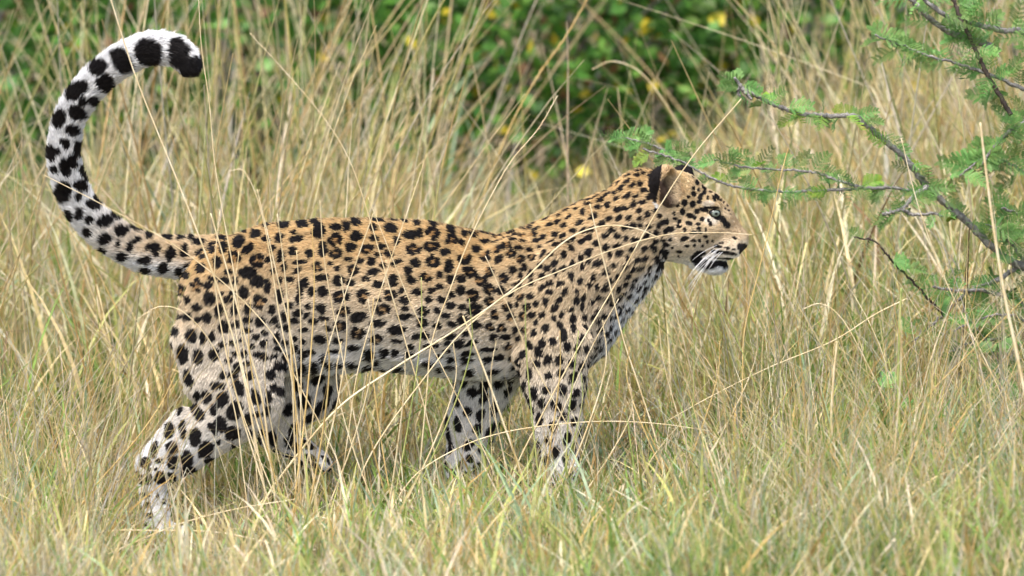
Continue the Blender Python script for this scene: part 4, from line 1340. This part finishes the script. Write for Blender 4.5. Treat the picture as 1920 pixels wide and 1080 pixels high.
stalk_tuft('sparse tuft of pale stalks fanning out over the hip and thigh', (560, 950), -0.34,
           [(412, 395, -1), (448, 470, -1), (470, 560, -0.6), (520, 400, 0.2), (556, 470, 0.2), (585, 420, 0.4), (640, 520, 0.8), (500, 640, -0.5), (610, 600, 0.5), (690, 560, 1), (430, 600, -0.8), (540, 560, 0)],
           (M_stalk, M_stalk, M_stalk_gold))
stalk_tuft('sparse tuft of stalks crossing the belly and ribs', (735, 960), -0.30,
           [(640, 640, -0.8), (700, 560, -0.4), (790, 520, 0.4), (850, 640, 0.9), (690, 700, -0.5), (880, 560, 1), (760, 660, 0.2)], (M_stalk, M_stalk_gold, M_stalk_green))
stalk_tuft('sparse tuft of thin stalks over the near fore leg', (1010, 985), -0.38,
           [(930, 640, -0.6), (985, 560, -0.2), (1050, 620, 0.3), (1130, 600, 0.9), (1090, 700, 0.5), (960, 760, -0.5), (1180, 720, 1)], (M_stalk, M_stalk_green, M_stalk_gold))
stalk_tuft('loose tuft of crossing stalks in the grass ahead of the chest', (1290, 960), -0.30,
           [(1180, 650, -0.8), (1235, 600, -0.4), (1300, 580, 0.1), (1350, 640, 0.5), (1420, 600, 0.9), (1470, 700, 1.2), (1210, 760, -0.6)], (M_stalk_gold, M_stalk, M_stalk_green))
stalk_tuft('thick blurred tuft of stems in the lower right foreground', (1640, 1110), -1.1,
           [(1480, 760, -0.8), (1560, 690, -0.4), (1622, 640, 0), (1690, 600, 0.2), (1750, 680, 0.6), (1830, 640, 0.9), (1900, 760, 1.2), (1700, 760, 0.2)], (M_stalk, M_stalk_gold, M_stalk_green))

# ------------------------------------------------------------------ acacia leaves
def acacia_leaf_mesh(name, pairs, mat, seed, curl):
    """twice-feathered leaf, unit length along +X"""
    r = random.Random(seed)
    V, F = [], []
    def quad(a, b, c, d):
        i = len(V); V.extend((a, b, c, d)); F.append((i, i + 1, i + 2, i + 3))
    def spn(s):
        return np.array((s - 0.08 * curl * s * s, 0.05 * curl * math.sin(2.2 * s), -0.35 * curl * s * s))
    for q in range(8):
        a, b = spn(q / 8), spn((q + 1) / 8)
        w = 0.012
        quad(a + (0, -w, 0), b + (0, -w, 0), b + (0, w, 0), a + (0, w, 0))
    for q in range(pairs):
        s = 0.16 + 0.84 * q / (pairs - 1)
        L = 0.46 * (0.55 + 0.45 * math.sin(math.pi * min(1, 0.25 + 0.8 * s))) * r.uniform(0.85, 1.15)
        for sd in (-1, 1):
            o = spn(s)
            fa = math.radians(r.uniform(52, 68) - 18 * s)
            dirn = np.array((math.cos(fa), sd * math.sin(fa), r.uniform(0.0, 0.35)))
            dirn /= np.linalg.norm(dirn)
            acr = np.cross(dirn, (0, 0, 1)); acr /= np.linalg.norm(acr)
            m = 8
            for k in range(m):
                u = (k + 0.6) / m
                p = o + dirn * L * u + np.array((0, 0, -0.06 * u * u))
                lw = 0.080 * (1 - 0.35 * abs(u - 0.5) * 2)
                e = dirn * L / m * 0.36
                for s2 in (-1, 1):
                    tip = p + acr * s2 * lw + dirn * 0.02 + np.array((0, 0, 0.012))
                    quad(p - e, p + acr * s2 * lw * 0.6 - e * 0.8, tip, p + e)
    return poly_mesh(name, np.array(V), F, mat)


leaf_meshes = [acacia_leaf_mesh('acacia_leaf', r_[0], M_acacia, i, r_[1]) for i, r_ in enumerate([(6, 0.9), (7, 1.5), (6, 2.2), (7, 0.5)])]
young_meshes = [acacia_leaf_mesh('young_acacia_leaf', 8, M_acacia_young, 11, 1.2), acacia_leaf_mesh('young_acacia_leaf', 7, M_acacia_young, 12, 0.7)]


def frame_rot(d, up):
    d = d / np.linalg.norm(d)
    y_ = np.cross(up, d); y_ /= np.linalg.norm(y_) + 1e-9
    z_ = np.cross(d, y_)
    from mathutils import Matrix
    return Matrix(((d[0], y_[0], z_[0]), (d[1], y_[1], z_[1]), (d[2], y_[2], z_[2]))).to_euler()


def branch(root, pts, Y, r0, r1, leaves, mat=None, Y2=None, thorns=True, span=(0.0, 1.0), size=(0.045, 0.075), young=0.0, cluster=2):
    """a woody branch (photo pixels, from its thick end) with its own leaves and thorns"""
    mat = mat or M_bark
    Y2 = Y if Y2 is None else Y2
    m = len(pts)
    W = np.array([at(p[0], p[1], Y + (Y2 - Y) * i / (m - 1)) for i, p in enumerate(pts)])
    P = smooth_path(W, 10 * m)
    P += np.array([[random.gauss(0, 0.0012) for _ in range(3)] for _ in P])
    org = np.array(root.location)
    R = np.linspace(r0, r1, len(P)) * PX * np.array([random.uniform(0.88, 1.12) for _ in P])
    g = Geo(); g.add(*tube(P - org, R, 7))
    o = g.obj('branch', mat, root)
    T = np.gradient(P, axis=0)
    if thorns:
        for q in range(max(2, m)):
            i = random.randrange(2, len(P) - 2)
            t = T[i] / np.linalg.norm(T[i])
            s = np.array([random.gauss(0, 1), random.gauss(0, 0.5), random.gauss(0, 1)]); s -= t * s.dot(t); s /= np.linalg.norm(s)
            p = P[i] - org
            tg = Geo(); tg.add(*tube(np.array([p, p + s * 0.008 + t * 0.002, p + s * 0.014 - t * 0.001]), [0.0016, 0.0009, 0.0002], 4))
            tg.obj('thorn', mat, o)
    leaves = int(leaves * 1.1)
    nodes = max(1, leaves // cluster)
    for q in range(nodes):
        u = span[0] + (span[1] - span[0]) * (q + random.random()) / nodes
        i = min(int(u * (len(P) - 1)), len(P) - 2)
        t = T[i] / np.linalg.norm(T[i])
        for c in range(cluster):
            az = random.uniform(0, 6.28)
            out_ = np.array((math.cos(az) * 1.0, math.sin(az) * 0.55 - 0.1, random.uniform(-0.45, 0.75)))
            dirn = out_ + t * random.choice((-1, 1)) * random.uniform(0.2, 0.8)
            up = np.array((random.gauss(0, 0.4), random.gauss(-1.3, 0.45), 0.8))
            src = random.choice(young_meshes if random.random() < young else leaf_meshes)
            lf = bpy.data.objects.new('leaf', src)
            lf.location = P[i] - org + dirn / np.linalg.norm(dirn) * R[i] * 0.8
            lf.rotation_euler = frame_rot(dirn, up)
            s = random.uniform(*size) * 1.0
            lf.scale = (s, s * random.uniform(0.8, 1.1), s)
            link(lf, o)
    return o


base = at(1990, 820, 0.35); base[2] = ground_z(base[0], base[1]) - 0.02
ac = empty('acacia_bush', base)
tag(ac, 'grey branched thorn bush with feathery green leaves reaching in from the right', 'bush')
Yb = 0.16
trunk_top = (1985, 560)
branch(ac, [(1990, 850), (1985, 700), (1975, 600), (1940, 510)], 0.35, 15, 11, 6, Y2=0.28)
branch(ac, [(1940, 510), (1900, 492), (1868, 470), (1812, 415), (1770, 380), (1735, 345), (1700, 300), (1660, 265), (1620, 232), (1598, 217), (1550, 217), (1500, 213), (1460, 200), (1425, 183), (1395, 166), (1378, 146)],
       0.28, 8, 2.8, 40, Y2=0.06, span=(0.12, 0.95), young=0.25, size=(0.04, 0.065))
branch(ac, [(1392, 164), (1402, 178), (1408, 186)], 0.07, 5, 2, 0, Y2=0.05, thorns=False)
branch(ac, [(1388, 158), (1384, 172), (1388, 182)], 0.07, 4, 1.5, 0, Y2=0.06, thorns=False)
branch(ac, [(1740, 350), (1714, 368), (1690, 392), (1655, 402)], 0.16, 5.5, 3, 10, Y2=0.10, size=(0.04, 0.065))
branch(ac, [(1690, 392), (1715, 402), (1750, 400), (1768, 406)], 0.12, 4, 2, 4, Y2=0.10, size=(0.035, 0.06))
branch(ac, [(1812, 415), (1760, 372), (1690, 354), (1620, 353), (1560, 357), (1490, 360), (1420, 356), (1370, 347), (1330, 332), (1285, 306), (1240, 290), (1205, 279)], 0.26, 3.6, 1.8, 26, Y2=0.30, span=(0.15, 1.0), size=(0.04, 0.062), young=0.15)
branch(ac, [(1620, 353), (1570, 338), (1520, 322), (1450, 318), (1390, 312), (1340, 300)], 0.26, 3, 1.6, 24, Y2=0.30, size=(0.04, 0.06), young=0.1)
branch(ac, [(1285, 306), (1230, 275), (1185, 262), (1150, 258)], 0.32, 2.4, 1.2, 16, Y2=0.36, size=(0.04, 0.06))
branch(ac, [(1985, 300), (1960, 120), (1920, 62), (1880, 57), (1830, 46), (1770, 27), (1725, -8)], 0.30, 7, 4, 22, Y2=0.18, size=(0.05, 0.08))
branch(ac, [(1975, 600), (1990, 450), (1985, 300)], 0.34, 12, 9, 6, Y2=0.30)
branch(ac, [(1860, 88), (1835, 78), (1790, 64), (1745, 36), (1705, -5)], 0.26, 6.5, 5, 14, Y2=0.22, size=(0.05, 0.08))
branch(ac, [(1985, 190), (1920, 167), (1850, 138), (1800, 121), (1740, 104), (1690, 85), (1640, 66)], 0.26, 4.5, 1.6, 28, Y2=0.10, size=(0.045, 0.07))
branch(ac, [(1895, 215), (1872, 175), (1850, 138), (1830, 96), (1806, 45), (1784, -6)], 0.20, 5, 3.5, 16, M_bark_dark, Y2=0.2, size=(0.045, 0.075))
branch(ac, [(1985, 190), (1930, 225), (1890, 248), (1860, 280), (1838, 310)], 0.24, 6, 2.5, 22, Y2=0.14, size=(0.045, 0.075))
branch(ac, [(1930, 330), (1880, 300), (1840, 300), (1800, 330)], 0.22, 3, 1.5, 22, Y2=0.12, size=(0.045, 0.075))
branch(ac, [(1975, 600), (1900, 560), (1840, 546), (1790, 544), (1748, 538)], 0.30, 5, 2.4, 12, Y2=0.12, size=(0.045, 0.07))
branch(ac, [(1990, 440), (1920, 490), (1870, 525), (1815, 548), (1770, 590), (1710, 640)], 0.32, 6, 2, 16, Y2=0.14, size=(0.045, 0.07))
branch(ac, [(1706, 522), (1680, 497), (1660, 475), (1641, 453), (1603, 444)], 0.12, 2.4, 1.4, 6, M_bark_dark, Y2=0.02, size=(0.035, 0.055))
branch(ac, [(1770, 590), (1740, 560), (1706, 522)], 0.16, 3, 2.2, 4, M_bark_dark, Y2=0.12, size=(0.035, 0.055))
branch(ac, [(1975, 600), (1930, 420), (1905, 400), (1880, 390)], 0.3, 4, 2, 18, Y2=0.15, size=(0.05, 0.08))
branch(ac, [(1985, 700), (1900, 640), (1830, 640), (1780, 660)], 0.32, 4, 1.6, 16, Y2=0.2, size=(0.045, 0.075))

branch(ac, [(1985, 700), (1930, 610), (1880, 590), (1830, 600), (1790, 620)], 0.30, 3.5, 1.4, 20, Y2=0.05, size=(0.045, 0.07))
branch(ac, [(1985, 760), (1920, 720), (1870, 715), (1820, 735)], 0.30, 3, 1.2, 16, Y2=0.02, size=(0.045, 0.07))
branch(ac, [(1985, 560), (1930, 500), (1880, 440), (1850, 420)], 0.30, 4, 1.6, 20, Y2=0.10, size=(0.045, 0.075))

# small green seedlings low in the grass on the right
for lbl, px_, py_, Y_, nl in (('small feathery seedling in the grass below the thorn branches', 1650, 760, -0.1, 9),
                              ('feathery seedling low at the right edge of the grass', 1870, 690, -0.05, 11)):
    b0 = at(px_, py_ + 60, Y_); b0[2] = ground_z(b0[0], b0[1])
    sd_ = empty('acacia_seedling', b0)
    tag(sd_, lbl, 'plant')
    top = at(px_, py_ - 30, Y_)
    W = np.array([b0, (b0 + top) / 2 + (0.01, 0, 0), top])
    P = smooth_path(W, 14)
    g = Geo(); g.add(*tube(P - b0, np.linspace(0.003, 0.0012, 14), 6)); g.obj('stem', M_bark_dark, sd_)
    for q in range(nl):
        i = random.randrange(5, 14)
        az = random.uniform(0, 6.28)
        lf = bpy.data.objects.new('leaf', random.choice(leaf_meshes))
        lf.location = P[i] - b0
        lf.rotation_euler = frame_rot(np.array((math.cos(az), math.sin(az) * 0.6, random.uniform(-0.1, 0.5))), np.array((0, -0.7, 1.0)))
        s = random.uniform(0.045, 0.075); lf.scale = (s, s, s)
        link(lf, sd_)

# ------------------------------------------------------------------ leafy bushes behind
def bush_leaf(mat, k):
    V, F = [(0, 0, 0)], []
    prof = [(0.2, 0.26), (0.45, 0.40), (0.72, 0.30)]
    for (s, w) in prof:
        V += [(s, -w, 0.10 * w + 0.03 * k), (s, 0, -0.04), (s, w, 0.10 * w)]
    V.append((1.0, 0, -0.10))
    F = [(0, 2, 1), (0, 3, 2), (1, 2, 5, 4), (2, 3, 6, 5), (4, 5, 8, 7), (5, 6, 9, 8), (7, 8, 10), (8, 9, 10)]
    return poly_mesh('bush_leaf', np.array(V, float), F, mat)


BL = [bush_leaf(M_leaf, 0), bush_leaf(M_leaf, 1), bush_leaf(M_leaf, 2)]
BY, BB = bush_leaf(M_leaf_yellow, 1), bush_leaf(M_leaf_brown, 1)
M_foliage = tint_mat('bush_foliage', 0.35, 0.5, 0.3, 30, 0.3)


def leafy_bush(label, cx, cy, rx, ry, h, n_leaf, n_fol, yellow, n_stem=10):
    b0 = np.array((cx, cy, ground_z(cx, cy)))
    root = empty('leafy_bush', b0)
    tag(root, label, 'bush', 'leafy bushes in the background')
    tips = []
    for q in range(n_stem):
        az = random.uniform(0, 6.28); rr = random.uniform(0.2, 1.0)
        e = np.array((math.cos(az) * rx * rr, math.sin(az) * ry * rr, h * random.uniform(0.55, 1.0)))
        midp = e * 0.5 + np.array((random.gauss(0, 0.08), random.gauss(0, 0.08), h * 0.05))
        P = smooth_path(np.array([(e[0] * 0.1, e[1] * 0.1, -0.02), midp, e]), 12)
        g = Geo(); g.add(*tube(P, np.linspace(0.011, 0.003, 12), 6)); g.obj('stem', M_bark_dark if q % 2 else M_bark, root)
        tips.append(P)
    # leaves of the front that can be told apart
    for q in range(n_leaf):
        x_ = random.uniform(-1, 1); z_ = random.uniform(0.02, 1) ** 0.8
        y_ = -math.sqrt(max(0, 1 - x_ * x_)) * random.uniform(0.75, 1.05)
        lf = bpy.data.objects.new('leaf', BY if random.random() < yellow else (BB if random.random() < 0.004 else random.choice(BL)))
        lf.location = (x_ * rx, y_ * ry * (1 - 0.3 * z_), z_ * h)
        az = random.uniform(0, 6.28)
        lf.rotation_euler = frame_rot(np.array((math.cos(az), math.sin(az) * 0.7 - 0.2, random.uniform(-0.6, 0.3))), np.array((random.gauss(0, 0.5), -0.8 + random.gauss(0, 0.4), 0.9)))
        s = random.uniform(0.042, 0.070); lf.scale = (s, s, s)
        link(lf, root)
    # the mass of leaves behind them
    c = rng.normal(size=(n_fol, 3)); c /= np.linalg.norm(c, axis=1)[:, None]
    c *= (U(0.15, 1.0, n_fol) ** 0.5)[:, None]
    cl = field_noise(c[:, 0] * rx, c[:, 2] * h + c[:, 1] * ry, 0.28, 77)
    c = c[cl > -0.45]
    n_ = len(c)
    ctr = np.stack([c[:, 0] * rx, c[:, 1] * ry, (c[:, 2] * 0.5 + 0.52) * h], 1)
    ctr[:, 2] = np.maximum(ctr[:, 2], 0.02)
    d1 = rng.normal(size=(n_, 3)); d1 /= np.linalg.norm(d1, axis=1)[:, None]
    nn = rng.normal(size=(n_, 3)) + np.array((0, -0.5, 0.9))
    d2 = np.cross(nn, d1); d2 /= np.linalg.norm(d2, axis=1)[:, None] + 1e-9
    L = U(0.034, 0.06, n_)[:, None]
    V = np.stack([ctr - d1 * L * 0.5, ctr - d2 * L * 0.32, ctr + d1 * L * 0.5, ctr + d2 * L * 0.32], 1).reshape(-1, 3)
    F = np.arange(n_ * 4).reshape(-1, 4)
    tab = np.array([lin(58, 100, 38), lin(84, 132, 48), lin(112, 154, 66), lin(196, 176, 50), lin(120, 90, 60)])
    cc = tab[rng.choice(5, n_, p=np.array([4, 4, 2.5, yellow * 8, 0.5]) / (11 + yellow * 8))] * U(0.8, 1.2, (n_, 1))
    fo = mesh_obj('foliage', V, F, M_foliage, root, np.repeat(cc, 4, axis=0), False)
    fo['kind'] = 'stuff'
    return root


leafy_bush('bright green bush flecked with yellow leaves behind the leopard\'s back', 0.10, 4.2, 0.80, 0.55, 1.30, 190, 7500, 0.08)
leafy_bush('green bush with yellow leaves above the leopard\'s head', 0.80, 4.4, 0.66, 0.5, 1.30, 150, 5600, 0.07)
leafy_bush('dark green bush behind the tall grass left of the yellow flecked one', -0.75, 4.2, 0.72, 0.5, 1.3, 110, 5200, 0.03)
leafy_bush('dark green bush behind the tall grass in the upper left corner', -1.65, 4.2, 0.62, 0.5, 1.3, 100, 4600, 0.02)
leafy_bush('dull green bush behind the pale grass above the thorn branch', 1.75, 6.0, 0.7, 0.5, 1.2, 40, 2600, 0.04)
leafy_bush('dark bush mass filling the gap far behind the middle', 0.3, 6.3, 1.2, 0.6, 1.5, 20, 5200, 0.04, 8)
leafy_bush('dark bush far behind at the left', -1.5, 6.5, 1.2, 0.6, 1.5, 20, 5200, 0.03, 8)
leafy_bush('dark bush far behind at the right edge', 2.3, 7.2, 0.9, 0.6, 1.4, 10, 3600, 0.03, 8)
